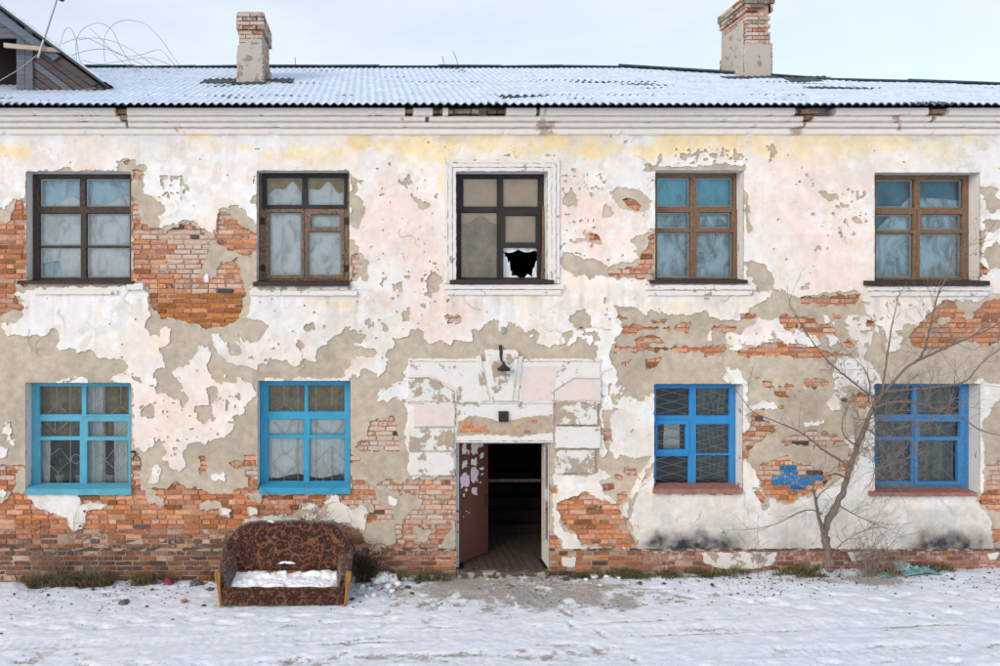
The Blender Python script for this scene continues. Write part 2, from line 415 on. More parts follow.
def sofa_mat():
    m, nt, b = mat_new('brown_patterned_velour')
    g = N(nt, 'ShaderNodeNewGeometry'); mp_ = N(nt, 'ShaderNodeMapping'); mp_.inputs['Scale'].default_value = (1, 0.7, 1)
    nt.links.new(g.outputs['Position'], mp_.inputs['Vector'])
    nv = N(nt, 'ShaderNodeTexNoise'); nv.inputs['Scale'].default_value = 6; nt.links.new(mp_.outputs[0], nv.inputs['Vector'])
    ad = N(nt, 'ShaderNodeMix', data_type='VECTOR') if False else N(nt, 'ShaderNodeVectorMath', operation='MULTIPLY_ADD')
    nt.links.new(nv.outputs['Color'], ad.inputs[0]); ad.inputs[1].default_value = (0.10, 0.10, 0.10); nt.links.new(mp_.outputs[0], ad.inputs[2])
    vo = N(nt, 'ShaderNodeTexVoronoi'); vo.inputs['Scale'].default_value = 7.5; nt.links.new(ad.outputs[0], vo.inputs['Vector'])
    s = N(nt, 'ShaderNodeMath', operation='MULTIPLY'); s.inputs[1].default_value = 12.5; nt.links.new(vo.outputs['Distance'], s.inputs[0])
    s2 = N(nt, 'ShaderNodeMath', operation='SINE'); nt.links.new(s.outputs[0], s2.inputs[0])
    ring = ramp(nt, s2.outputs[0], 0.25, 0.0, 0.9, 1.0)
    arc = ramp(nt, noise(nt, 11, 2, 0.5), 0.40, 0.10, 0.52, 1.0)
    fuzz = ramp(nt, noise(nt, 60, 4, 0.7), 0.35, 0.25, 0.62, 1.0)
    mask = mix(nt, 1.0, mix(nt, 1.0, ring, arc, 'MULTIPLY'), fuzz, 'MULTIPLY')
    small = ramp(nt, noise(nt, 38, 3, 0.6), 0.54, 0.0, 0.66, 0.75)
    mask = mix(nt, 1.0, mask, small, 'LIGHTEN')
    c1 = mix(nt, noise(nt, 11, 3), (0.022, 0.009, 0.008), (0.06, 0.019, 0.014))
    c = mix(nt, mask, c1, mix(nt, noise(nt, 14, 3), (0.33, 0.15, 0.075), (0.17, 0.065, 0.038)))
    nt.links.new(c, b.inputs['Base Color']); b.inputs['Roughness'].default_value = 0.9; b.inputs['Specular IOR Level'].default_value = 0.15
    b.inputs['Sheen Weight'].default_value = 0.25
    bump(nt, b, mask, 0.5, 0.01)
    return m
M['sofa'] = sofa_mat()
def ground_mat():
    m, nt, b = mat_new('trodden_snow')
    a = N(nt, 'ShaderNodeAttribute', attribute_name='snow'); w = N(nt, 'ShaderNodeAttribute', attribute_name='wet')
    g = N(nt, 'ShaderNodeNewGeometry'); mp_ = N(nt, 'ShaderNodeMapping'); mp_.inputs['Scale'].default_value = (1, 2.0, 1); nt.links.new(g.outputs['Position'], mp_.inputs['Vector'])
    n1 = noise(nt, 22, 7, 0.72, mp_.outputs[0]); n2 = noise(nt, 4.5, 6, 0.65, mp_.outputs[0]); n3 = noise(nt, 70, 5, 0.7, mp_.outputs[0])
    sc = mix(nt, ramp(nt, n2, 0.35, 0.0, 0.7, 1.0), (0.82, 0.87, 0.95), (0.62, 0.68, 0.77))
    sc = mix(nt, ramp(nt, n1, 0.54, 0.0, 0.72, 0.75), sc, (0.36, 0.35, 0.36))
    dc = mix(nt, ramp(nt, n1, 0.35, 0.0, 0.65, 1.0), (0.28, 0.245, 0.22), (0.58, 0.55, 0.53))
    dc = mix(nt, ramp(nt, n3, 0.45, 0.0, 0.7, 0.6), dc, (0.075, 0.062, 0.055))
    ad = N(nt, 'ShaderNodeMath', operation='MULTIPLY_ADD'); nt.links.new(n1, ad.inputs[0]); ad.inputs[1].default_value = 1.6; nt.links.new(a.outputs['Fac'], ad.inputs[2])
    hf = N(nt, 'ShaderNodeMath', operation='MULTIPLY'); hf.inputs[1].default_value = 0.4; nt.links.new(ad.outputs[0], hf.inputs[0])
    fac = ramp(nt, hf.outputs[0], 0.40, 0.0, 0.54, 1.0)
    nt.links.new(mix(nt, fac, dc, sc), b.inputs['Base Color']); b.inputs['Roughness'].default_value = 0.75; b.inputs['Specular IOR Level'].default_value = 0.25
    h = mix(nt, 0.5, n1, n3); bump(nt, b, h, 0.5, 0.02)
    return m
M['ground'] = ground_mat()
M['roofsnow'] = simple('thin_roof_snow', (0.60, 0.70, 0.83), 0.75, 0.25, 5, 0.5, 40, bdist=0.01)
# ------------------------------------------------------------------ the house
HOUSE = empty('apartment_house', (0, 0, 0), 'two-storey brick house with peeling plaster, blue lower windows and a snowy corrugated roof', 'house')

# wall openings, in photo units on the wall plane: x0, top, x1, bottom
OPEN = {
 'U1': (27, 172, 131, 283), 'U2': (257, 171, 349, 285), 'U3': (456, 172, 547, 282), 'U4': (655, 171, 743, 283), 'U5': (874, 173, 979, 284),
 'L1': (26, 383, 131, 492), 'L2': (258, 381, 350, 490), 'L4': (654, 384, 742, 491), 'L5': (874, 384, 979, 493),
 'D': (456, 441, 549, 574)}

# --- outlines of the plaster layers on the wall plane
TOP = [(-140,120),(-140,206),(-20,206),(0,209),(6,211),(14,199),(17,197),(22,200),(27,204),(27,175),(40,170),(118,170),(121,163),(128,160),(136,159.6),(138,164),(146,166),(149,172),(144,175),(143.6,182),(147,192),(154,196),(158,202),(165,206),(163,212),(158,215),(151,218),(158,220),(161.6,225),(160,228),(168,227),(180,222.4),(188,219),(195,221),(200,225),(206,232),(212,233),(216,230),(217,214),(222,210),(229,210),(233,205),(239,205),(245,209),(247,216),(254,220),(258,226),
 (258,284),(249,286),(249,318),(258,320),(266,325),(269,330),(260,335),(258,340),(255,342.5),(245,341),(244,334),(238,334),(236.5,340),(241,346),(241,352),(238,355.5),(231,353),(225,347),(226,340),(220,332.5),(208.5,333.5),(216,346),(224,356),(238,366),(247,364),(256,369.5),(264,364),(266,360),(274,359),(286,360),(295,365),(306,358),(311,361.5),(315,361.5),(318,351),(328,342),(340,333),(347,327.5),(358,330),(367.5,334),(366,339),(361,342.5),(354,341.5),(351.5,345),(358,348),(366,346),(374,348),(377,353),(372,356),(360,355.5),(353,352),(351,354),(354,358),(349,365),(348,369),(343,372),(347,375.5),(352,375),(356,379),(354,385),(357,385),(358,376),(366,371),(377,375),(383,370),(385,365),(389,362),(391,360),(386,356),(387,352),(393,346),(395,344),(392,338),
 (400,336.5),(410,336),(412,330),(424,332),(426,338),(430,343),(440,342),(448,345.5),(452,338),(460,338),(470,341),(474,340),(470,332),(480,330),(482,326),(490,324),(494,319),(497,322),(498,334),(502,335),(506,325),(515,323),(521,330),(530,334),(535,328),(538,335),(537,341),(543,345),(546,348),(560,342),(570,345),(580,340),(583,339),(590,345),(596,345),
 (597,366),(600,376),(600,474),(553,474),(553,549),(636,549),(634,535),(628,518),(629,505),(636,492),(640,478),(652,465),(654,456),
 (654,392),(640,401),(632,400),(624,390),(618,380),(614,372),(610,364),(607,356),(615,344),(621,328),(617,314),(612,306),(632,306),(638,308),(643,314),(650,312),(660,314),(668,313.6),(678,316),(686,315),(696,313.6),(704,313),(712,316),(720,319),(728,318),(738,319.6),(740,316),(746,310),(754,305),(760,302),(768,297),(770,292),(764,290),(757,293),(755,288),(752,279),(748,276),(743,262),
 (748,263),(758,262),(766,264),(767,270),(774,278),(776,288),(786,293),(800,297),(820,295.6),(830,294),(844,291),(853,289.6),(860,292),(862,298),(864,304),(866,312),(876,322),(884,330),(884,340),(888,350),(898,350),(900,345),(895,336),(905,326),(922,325),(928,312),(940,303),(946,301),(972,302),(980,300),(990,296),(1020,285),(1140,290),(1140,120)]
W_LIST = [
 [(17,294),(26,306),(24,312),(23,319),(14,323),(5,323.6),(3,329),(9,335),(17,333.6),(24,335),(38,337),(48,334),(58,328),(59.6,340),(57,347),(60,351),(70,348),(82,351),(90,348),(98,356),(112,358),(124,361),(126.4,365),(124.4,372),(131,374),(140,376),(147,385),(155,384),(155,370),(167,369),(165,358),(160,348),(170,346),(171,329),(166,326),(161,329),(160,337),(152,335),(143,327),(151,316),(148,305),(145,290),(131,286),(30,288)],
 [(133,382),(146,384),(156,392),(170,395),(183,404),(186,400),(176,385),(173,371),(183,366),(192,358),(200,351),(208,346),(210,355),(204,370),(212,378),(222,383),(236,384),(237,377),(247,381),(255,388),(256,396),(248,405),(246,412),(236,416),(233,430),(225,438),(212,440),(206,446),(200,444),(188,441),(184,452),(187,462),(181,472),(172,468),(163,458),(168,447),(160,437),(155,447),(143,452),(135,447),(133,420)],
 [(152,466),(160,465),(158,482),(150,484)],
 [(0,428),(10,422),(12,432),(2,434)], [(8,437),(16,440),(19,447),(10,446)], [(-2,444),(8,448),(6,456),(-4,456)], [(0,492),(5,490),(4,497)],
 [(56,380),(88,379),(88,384),(56,384)], [(108,379),(126,372),(132,376),(132,384),(110,383)],
 [(266,379),(330,377),(350,378),(350,383),(266,383)],
 [(200,346),(208,348),(209,362),(205,368),(197,366)], [(198,378),(206,378),(215,384),(210,390),(200,386)],
 [(212,476),(224,473),(224,478),(216,480)], [(222,374),(226,374),(225,377)],
 [(375,392),(383,388),(398,384),(408,378),(410,402),(395,398),(388,402),(378,401)],
 [(403,372),(410,365),(456,365),(456,476),(412,476),(406,470),(410,455),(405,440),(408,420),(404,400)],
 [(615,415),(625,409),(640,408),(651,398),(655,398),(655,457),(640,457),(628,458),(618,456),(610,448),(609,430)],
 [(722,378),(728,368),(736,370),(742,376),(747,390),(742,400),(740,386),(736,384)],
 [(737,386),(747,388),(748,406),(752,405),(765,400),(777,402),(776,408),(762,409),(752,415),(748,422),(752,428),(744,432),(743,440),(742,458),(750,464),(756,474),(760,490),(768,498),(776,502),(788,502),(800,497),(812,496),(828,487),(838,482),(848,474),(856,462),(862,450),(868,430),(867,400),(868,385),(874,384),(874,494),(978,494),(985,492),(981,505),(988,516),(991,530),(992,549),(630,549),(633,535),(630,518),(632,505),(640,488),(654,470),(654,494),(742,494)],
 [(726,333),(738,334),(748,328),(754,320),(760,316),(763,320),(776,318),(780,326),(790,332),(800,330),(812,336),(822,344),(800,346),(776,342),(762,348),(746,346),(738,351),(728,350)],
 [(837,363),(838,355),(850,358),(868,360),(878,372),(884,384),(872,388),(862,392),(850,384),(838,388),(828,388)],
 [(842,318),(850,314),(866,316),(876,330),(869,342),(862,356),(852,340),(845,326)], [(828,336),(838,334),(840,342),(830,344)], [(822,314),(830,316),(838,330),(834,334),(826,324)],
 [(844,440),(856,436),(856,452),(848,450)], [(826,402),(836,394),(858,390),(848,400),(838,408),(828,409)], [(804,422),(823,421),(820,426),(806,426)],
 [(966,384),(981,380),(990,384),(1003,384),(1003,396),(990,410),(982,420),(982,470),(984,492),(966,492)],
 [(884,328),(892,324),(900,336),(900,346),(890,350)], [(805,384),(812,386),(808,392),(802,390)], [(708,334),(710,333),(710,340),(708,340)],
 [(1006,300),(1140,295),(1140,540),(1060,545),(1040,500),(1030,430),(1050,380),(1020,340)],
 [(-140,300),(-30,310),(-12,330),(-40,360),(-50,420),(-30,440),(-140,450)],
]
G_LIST = [
 [(350,196),(358,198),(365,208),(362,218),(360,230),(357,231),(349,224)],
 [(348,240),(356,240),(359,244),(360,252),(366,258),(371,262),(368,270),(366,280),(360,276),(348,281)],
 [(563,252),(575,252),(586,258),(597,261),(610,265),(620,262),(630,262),(638,258),(636,250),(630,240),(640,234),(656,230),(656,281),(636,281),(612,279),(600,276),(590,279),(585,276),(575,275),(564,270),(561,262)],
 [(611,190),(616,187),(628,187),(640,190),(648,196),(652,202),(650,210),(644,213),(636,213),(626,210),(618,206),(612,198)],
 [(601,208),(606,205),(613,208),(615,213),(611,218),(603,216)], [(563,194),(570,192),(576,198),(575,206),(568,209),(563,205)],
 [(569,167),(580,170),(581,174),(570,171)], [(419,200),(426,200),(428,206),(424,210),(419,207)], [(402,274),(408,273),(412,278),(408,281),(402,279)],
 [(424,278),(430,273),(436,271),(440,278),(443,290),(436,292),(425,296),(425,284)], [(391,283),(400,282),(403,287),(402,293),(394,291)],
 [(303,323),(313,322),(315,329),(305,331)], [(296,344),(300,341),(304,346),(300,350)], [(366,321),(371,320),(372,326),(369,329)], [(382,323),(387,328),(387,331),(384,331)],
 [(567,315),(576,310),(586,307),(591,314),(591,329),(586,330),(578,328),(570,322)], [(564,333),(570,332),(568,338)], [(446,314),(460,315),(459,321),(447,323)], [(403,312),(410,313),(409,320),(403,320)],
 [(643,166),(655,165),(660,155),(661,157),(657,169),(650,172),(645,171)], [(657,167),(745,164),(746,170),(658,172)],
 [(768,143),(773,143),(777,150),(778,154),(772,158),(769,162),(768,150)], [(781,154),(790,153),(789,157),(784,157)],
 [(820,192),(828,193),(835,196),(836,200),(828,199)], [(839,203),(847,206),(845,209),(840,207)], [(851,217),(860,216),(865,222),(862,226),(853,225)],
 [(744,192),(747,195),(748,215),(752,232),(747,236),(744,215)], [(798,283),(808,284),(809,289),(798,290)],
 [(981,188),(990,185.6),(997,190),(994,198),(1004,202),(1004,210),(992,212),(984,208),(984,196)], [(982,222),(990,219),(1004,222),(1004,228),(992,232),(984,230)],
 [(983,246),(1004,242),(1004,266),(988,270),(984,262)],
 [(140,408),(147,403),(152,404),(158,418),(147,420)], [(172,376),(178,378),(186,398),(182,405),(174,396)], [(196,407),(210,404),(214,418),(204,424),(197,418)], [(206,388),(216,386),(220,398),(210,404)],
 [(133,378),(140,375),(145,382),(140,388)], [(118,163),(122,158),(130,158),(128,166)],
 [(602,410),(616,409),(610,418),(608,430),(608,448),(616,457),(638,459),(651,456),(648,465),(638,474),(632,484),(628,496),(620,505),(612,502),(603,489),(602,481),(612,476),(598,470),(597,462),(602,455),(606,450),(604,430)],
 [(625,386),(652,386),(648,394),(638,400),(626,394)],
 [(352,178),(356,180),(357,190),(352,192)], [(252,178),(256,178),(256,186),(252,184)], [(253,196),(257,194),(257,204),(253,202)],
 [(466,398),(470,396),(472,402),(466,403)],
]
B_LIST = [
 [(-140,222),(0,222),(8,224),(14,214),(18,199),(22,201),(27,206),(27,286),(17,285),(16,291),(12,293),(20,304),(25,307),(18,310),(8,313),(2,317),(-140,316)],
 [(131,196),(136,200),(140,212),(145,222),(150,227),(160,229),(168,230),(178,225),(186,222),(194,224),(200,228),(206,234),(213,236),(216,228),(218,216),(224,213),(232,215),(238,224),(250,230),(257,236),(256,250),(250,258),(240,256),(236,262),(240,270),(244,284),(246,296),(243,308),(238,318),(222,326),(206,328),(196,323),(185,321),(163,319),(155,312),(150,303),(147,288),(143,281),(133,278)],
 [(131,172),(138,170),(144,174),(142,179),(132,181)], [(124,162),(129,161),(128,166),(124,166)],
 [(351,254),(358,254),(360,262),(359,272),(356,279),(350,281)],
 [(608,270),(620,268),(632,268),(640,262),(645,250),(646,236),(654,234),(654,279),(640,280),(625,277),(610,274)],
 [(621,199),(632,197),(635,200),(640,205),(638,211),(630,209),(625,205)],
 [(447,315),(459,316),(458,320),(448,323)], [(578,327),(586,327),(585,330),(579,330)], [(589,234),(597,236),(599,242),(592,241)],
 [(978,230),(983,231),(981,248),(978,262),(988,270),(986,275),(976,274),(975,258)],
 # lower left wall, all brick
 [(-140,464),(25,465),(26,469),(17,471),(14,488),(8,497),(0,502),(-140,502),(-140,600),(456,600),(456,468),(444,474),(430,478),(409,477),(400,482),(390,478),(386,480),(376,487),(370,486),(366,479),(350,475),(350,494),(258,494),(258,488),(246,487),(240,488),(230,492),(210,493),(200,490),(188,487),(176,482),(166,490),(150,487),(142,490),(141,456),(133,450),(131,494),(26,494)],
 [(376,418),(393,418),(395,430),(400,442),(400,450),(378,451),(352,450),(353,446),(368,438),(369,422)], [(351,456),(361,456),(361,461),(351,461)],
 [(230,463),(244,462),(244,467),(232,467)], [(245,455),(258,455),(258,467),(245,466)], [(246,471),(258,470),(258,478),(247,476)], [(200,457),(206,457),(206,473),(200,472)], [(250,478),(258,478),(258,490),(248,488)],
 [(618,316),(628,316),(628,320),(618,320)], [(622,326),(670,326),(670,330),(640,331),(636,337),(624,334)], [(650,320),(665,320),(665,324),(650,324)], [(673,325),(689,324),(689,331),(673,331)], [(709,326),(738,325),(738,331),(709,331)], [(740,315),(755,315),(755,320),(740,320)],
 [(629,337),(655,336),(668,342),(672,344),(640,345),(632,343)], [(614,346),(724,346),(724,351.5),(614,351.5)], [(705,351),(721,351),(721,356.5),(705,356)],
 [(738,351),(744,350),(760,346),(772,343),(778,342),(800,346),(830,352),(852,354),(852,357),(738,356.5)], [(777,315),(790,315),(800,322),(800,330),(784,329),(780,322)],
 [(755,378),(772,380),(772,384),(792,385),(792,389),(767,389)], [(646,360),(660,357),(663,358),(652,368),(646,370)], [(620,361),(628,361),(628,366),(620,366)],
 [(800,297),(820,297),(848,294),(860,294),(860,302),(846,307),(822,305),(802,303)], [(793,315),(808,317),(818,322),(834,328),(835,335),(818,336),(800,331)], [(840,342),(848,339),(854,346),(844,348)], [(866,320),(876,320),(874,328),(866,326)], [(805,379),(832,378),(828,388),(806,386)], [(832,314),(840,315),(840,319),(833,319)],
 [(926,315),(934,308),(942,302),(955,301),(956,312),(966,315),(975,311),(986,302),(1020,290),(1030,310),(1020,338),(1000,342),(985,346),(970,340),(955,342),(945,350),(925,350),(912,345),(908,335),(918,326)],
 [(750,416),(764,410),(766,418),(774,424),(774,430),(764,438),(752,448),(744,460),(741,458),(743,434),(749,430)], [(778,440),(794,434),(812,431),(828,432),(844,438),(840,441),(832,446),(816,450),(812,446),(780,444)],
 [(756,474),(760,466),(778,458),(788,458),(792,464),(804,464),(828,472),(830,482),(820,490),(804,494),(788,502),(778,500),(768,496),(760,486)],
 [(836,456),(850,456),(852,466),(848,476),(838,470)], [(840,400),(860,392),(868,394),(867,408),(856,406)], [(753,488),(758,488),(767,505),(763,508)], [(775,389),(787,389),(787,395),(776,395)], [(776,403),(786,404),(784,409),(778,408)],
 [(987,465),(1003,460),(1060,462),(1050,512),(1003,512),(986,510),(977,497),(985,488)], [(990,527),(1050,527),(1050,543),(992,541)],
 [(624,467),(637,467),(637,475),(624,475)], [(616,475),(624,475),(624,481),(616,481)], [(603,483),(615,483),(615,491),(603,491)], [(617,493),(628,493),(628,500),(617,500)], [(604,430),(610,430),(610,440),(605,441)],
 [(558,503),(571,497),(585,491),(596,497),(603,501),(614,502),(622,498),(620,506),(620,516),(628,518),(629,528),(632,535),(635,549),(604,548),(598,545),(582,547),(578,540),(575,533),(565,530),(562,522),(560,514)],
 [(549,486),(556,486),(557,493),(549,494)], [(549,534),(556,536),(562,546),(560,552),(549,552)],
]
# undercoat (grey) left standing on the brick
I_LIST = [
 [(209,240),(222,248),(236,252),(232,262),(222,262),(217,270),(214,280),(206,284),(198,277),(206,262),(207,250)],
 [(147,489),(156,489),(156,505),(148,500)], [(373,488),(385,487),(400,494),(415,496),(425,500),(420,506),(410,514),(405,520),(398,523),(393,515),(392,508),(380,505),(375,498)],
 [(362,523),(394,522),(395,545),(366,543)], [(155,497),(164,498),(163,505),(155,505)], [(201,503),(209,499),(213,502),(223,503),(222,506),(213,507),(207,511),(200,509)],
 [(247,493),(262,494),(260,504),(253,502)], [(360,506),(372,500),(374,508),(364,520)], [(415,528),(430,530),(428,540),(418,540)], [(960,312),(975,312),(972,320),(958,318)],
 [(180,208),(186,200),(188,210)], [(940,318),(952,314),(950,322),(938,326)], [(440,546),(453,524),(456,524),(456,549),(444,549)],
]
# finish (white) standing directly on the lower brick
W2_LIST = [
 [(331,492),(338,496),(340,502),(352,508),(362,506),(366,512),(364,520),(362,530),(353,526),(340,522),(300,518),(298,514),(302,505),(312,504),(322,508),(328,500)],
 [(244,518),(280,516),(298,518),(298,526),(244,525)], [(30,494),(47,493),(79,494),(82,507),(85,516),(83,525),(74,528),(69,523),(67,518),(58,514),(47,511),(34,503)],
 [(84,504),(100,503),(108,505),(100,508),(84,508)], [(250,508),(256,507),(257,514),(251,515)], [(222,508),(230,510),(228,515),(222,513)], [(386,494),(398,498),(396,506),(388,504)], [(205,274),(208,272),(210,282),(205,282)],
]

GS = 1.25
gx = np.arange(-130, 1130 + GS, GS); gy = np.arange(126, 552 + GS, GS)
GX, GY = np.meshgrid(gx, gy)
def sdf(poly, out):
    """max signed distance (inside positive) of a polygon into the array out, inside its neighbourhood"""
    p = np.array(poly, float); m = 14
    i0 = max(0, int((p[:, 0].min() - m - gx[0]) / GS)); i1 = min(len(gx), int((p[:, 0].max() + m - gx[0]) / GS) + 2)
    j0 = max(0, int((p[:, 1].min() - m - gy[0]) / GS)); j1 = min(len(gy), int((p[:, 1].max() + m - gy[0]) / GS) + 2)
    if i1 <= i0 or j1 <= j0: return
    X = GX[j0:j1, i0:i1]; Y = GY[j0:j1, i0:i1]
    d2 = np.full(X.shape, 1e9); ins = np.zeros(X.shape, bool)
    q = np.roll(p, -1, axis=0)
    for (ax, ay), (bx, by) in zip(p, q):
        ex, ey = bx - ax, by - ay
        t = np.clip(((X - ax) * ex + (Y - ay) * ey) / (ex * ex + ey * ey + 1e-9), 0, 1)
        np.minimum(d2, (X - ax - t * ex) ** 2 + (Y - ay - t * ey) ** 2, out=d2)
        if ay != by:
            c = ((ay > Y) != (by > Y)) & (X < ex * (Y - ay) / (by - ay) + ax)
            ins ^= c
    s = np.sqrt(d2); s = np.where(ins, s, -s)
    np.maximum(out[j0:j1, i0:i1], np.clip(s, -14, 14), out=out[j0:j1, i0:i1])
def union(lst):
    o = np.full(GX.shape, -14.0)
    for p in lst: sdf(p, o)
    return o
sW = union([TOP] + W_LIST); sG = union(G_LIST); sB = union(B_LIST); sI = union(I_LIST); sW2 = union(W2_LIST)
n_a = fbm(GX, GY, 13, 1, 4, 0.6); n_b = fbm(GX, GY, 11, 11, 4, 0.6); n_c = fbm(GX, GY, 5, 21, 3, 0.6)
FIN = np.minimum(sW, -sG)
FIN = np.minimum(FIN, -(sB + 1.3 + 1.5 * fbm(GX, GY, 30, 5, 2)))
FIN = np.maximum(FIN, sW2)
n_d = fbm(GX, GY, 3.4, 25, 2, 0.6)
c_a = cellv(GX + 2 * n_c, GY + 2 * n_b, 7.0, 1); c_b = cellv(GX, GY, 3.6, 2); c_c = cellv(GX + 2 * n_b, GY, 6.0, 3)
FIN = FIN + 2.4 * n_a + 0.8 * n_c + 0.5 * n_d + 1.9 * c_a + 0.9 * c_b
UND = np.minimum(14.0, -sB); UND = np.maximum(UND, sI); UND = np.maximum(UND, sW2 + 1.2)
UND = UND + 2.2 * n_b + 0.8 * n_c + 0.5 * n_d + 1.7 * c_c + 0.7 * c_b
# chipped zones: x0,y0,x1,y1,strength
CHIPS = [(398,168,412,196,1.0),(562,172,604,194,1.2),(560,215,600,250,0.8),(676,148,744,164,1.3),(792,160,818,184,0.8),(156,176,190,198,1.0),(345,160,362,200,0.6),(380,165,440,330,0.4),(820,186,868,230,0.7),(606,380,632,408,1.1),(560,392,600,425,0.9),(640,175,656,300,0.3),(600,240,640,262,0.5),(460,148,560,160,0.5),(150,395,256,460,0.55),(296,500,332,520,1.6),(780,300,900,470,0.8),(560,478,600,500,0.4),(600,290,660,320,0.5),(560,330,600,345,1.2),(810,232,860,250,0.5),(726,330,830,350,0.9),(760,190,860,280,0.12),(0,140,140,170,0.1),(260,300,400,360,0.25)]
cw = np.zeros(GX.shape)
for (a, b, c, d, s) in CHIPS:
    w = sstep(a - 6, a + 6, GX) * (1 - sstep(c - 6, c + 6, GX)) * sstep(b - 6, b + 6, GY) * (1 - sstep(d - 6, d + 6, GY))
    cw = np.maximum(cw, w * s)
chip = np.maximum(fbm(GX, GY, 6.5, 31, 3, 0.6), 0.92 * fbm(GX, GY, 4.2, 35, 2, 0.6) - 0.10)
FIN = np.minimum(FIN, (0.66 - 0.40 * cw - chip) * 12)
UND = np.minimum(UND, (0.92 - 0.14 * cw - fbm(GX, GY, 8, 41, 3, 0.6)) * 12)
opn = np.full(GX.shape, -14.0)
for k, (a, b, c, d) in OPEN.items():
    s = np.minimum(np.minimum(GX - a, c - GX), np.minimum(GY - b, d - GY)); opn = np.maximum(opn, s)
edge = -opn - 0.35 + 0.35 * n_c
FINs = np.minimum(FIN, edge); UNDs = np.minimum(np.minimum(UND, edge), 4.0 - FIN)
FINs = np.minimum(FINs, 549.5 - GY + 0.6 * n_c); UNDs = np.minimum(UNDs, 549.5 - GY)

def blobs(lst, seed, amp=0.6):
    o = np.zeros(GX.shape); n = 1.5 * fbm(GX, GY, 26, seed, 5, 0.65); br = 0.35 + 0.65 * sstep(-0.35, 0.15, fbm(GX, GY, 9, seed + 5, 3, 0.65))
    for (x, y, rx, ry, s) in lst:
        d = np.sqrt(((GX - x) / rx) ** 2 + ((GY - y) / ry) ** 2)
        o = np.maximum(o, s * (1 - sstep(0.45, 1.15, d + amp * n)))
    return o * br
YEL = blobs([(10,150,22,9,.8),(195,136,14,5,.9),(245,149,10,8,.8),(216,146,8,6,.5),(300,155,55,10,.75),(360,145,14,11,.95),(380,145,9,9,.8),(430,148,46,18,.85),(520,141,110,15,.9),(445,175,9,30,.6),(600,145,55,16,.85),(640,150,32,11,.9),(700,142,80,15,.85),(760,143,26,11,.7),(830,148,70,16,.65),(880,143,55,14,.7),(930,150,50,14,.45),(972,138,16,8,.7),(335,304,34,7,.5),(520,297,16,7,.5),(665,305,36,9,.4),(130,145,8,20,.4),(157,335,10,30,.25)], 51)
PNK = blobs([(60,160,80,22,.35),(170,420,60,50,.8),(205,390,40,40,.7),(378,215,34,70,.7),(420,230,30,70,.7),(430,310,45,32,.8),(590,215,45,45,.9),(560,270,30,20,.4),(630,235,34,34,.6),(800,215,70,70,.6),(840,255,55,50,.7),(860,180,60,20,.4),(345,360,34,14,.6),(385,300,26,16,.8),(270,350,60,20,.4),(590,320,40,20,.3),(160,355,14,30,.5),(250,170,50,14,.5),(580,290,30,20,.3),(800,330,60,20,.2)], 61)
GRM = blobs([(700,520,70,26,.3),(930,525,70,24,.4),(810,520,60,30,.35),(640,440,30,30,.2),(650,505,70,14,.25),(930,520,60,14,.35),(800,530,70,18,.3),(590,478,20,8,.3),(500,135,60,6,.25),(920,137,30,6,.4),(455,137,20,8,.4),(628,432,30,30,.22),(855,335,20,24,.25)], 71)
SOOT = blobs([(690,543,52,17,1.15),(662,541,32,14,1.0),(720,541,34,15,1.05),(760,546,30,9,.5),(940,543,58,17,1.1),(975,545,30,10,.8),(900,546,30,6,.6),(800,548,40,6,.4)], 81, 0.9)
drip = np.clip(fbm(GX * 1.0, GY * 0.12, 7, 91, 3), 0, 1) * sstep(285, 296, GY) * (1 - sstep(300, 345, GY))
W0 = np.array([0.80, 0.785, 0.765]); YC = np.array([0.84, 0.66, 0.34]); PC = np.array([0.82, 0.64, 0.555]); GC = np.array([0.42, 0.40, 0.36]); SC = np.array([0.035, 0.035, 0.04])
tone = 1 + 0.10 * fbm(GX, GY, 60, 95, 5, 0.6)[..., None] + 0.06 * n_c[..., None]
CF = np.broadcast_to(W0, GX.shape + (3,)) * tone
coat = sstep(0.02, 0.06, fbm(GX, GY, 42, 191, 5, 0.62) + 0.10 * c_a + 0.05 * c_b)[..., None]      # older cream coat where the whitewash has flaked
CF = CF * (1 - coat) + np.array([0.80, 0.735, 0.66]) * tone * coat
coat2 = sstep(0.20, 0.23, fbm(GX, GY, 30, 195, 5, 0.62) + 0.12 * c_a + 0.06 * c_b)[..., None] * 0.8
CF = CF * (1 - coat2) + np.array([0.70, 0.645, 0.59]) * tone * coat2
blot = np.clip(fbm(GX, GY, 34, 151, 5, 0.65) * 1.6 + 0.05, 0, 1)[..., None]; CF = CF * (1 - 0.5 * blot) + np.array([0.70, 0.63, 0.56]) * tone * 0.5 * blot
pb = np.clip(fbm(GX, GY, 70, 161, 4, 0.6) * 2.0, 0, 1)[..., None] * 0.28; CF = CF * (1 - pb) + PC * tone * pb
stk = np.clip(fbm(GX * 1.0, GY * 0.09, 6, 171, 3, 0.6) - 0.15, 0, 1)[..., None]; CF = CF * (1 - 0.16 * stk)
CF = CF * (1 - PNK[..., None]) + PC * tone * PNK[..., None]
CF = CF * (1 - YEL[..., None]) + YC * tone * YEL[..., None]
CF = CF * (1 - GRM[..., None]) + GC * GRM[..., None]
CF = CF * (1 - 0.25 * drip[..., None])
gy2 = GY + 9 * fbm(GX, GY, 14, 97, 5, 0.7) + 8 * fbm(GX, GY, 70, 98, 3)
gx2 = GX + 22 * fbm(GX, GY, 26, 107, 4, 0.65)
xm = sstep(628, 672, gx2) * (1 - sstep(715, 765, gx2)) + 0.45 * sstep(756, 790, gx2) * (1 - sstep(790, 830, gx2)) + sstep(890, 940, gx2) * (1 - 0.6 * sstep(960, 1000, gx2))
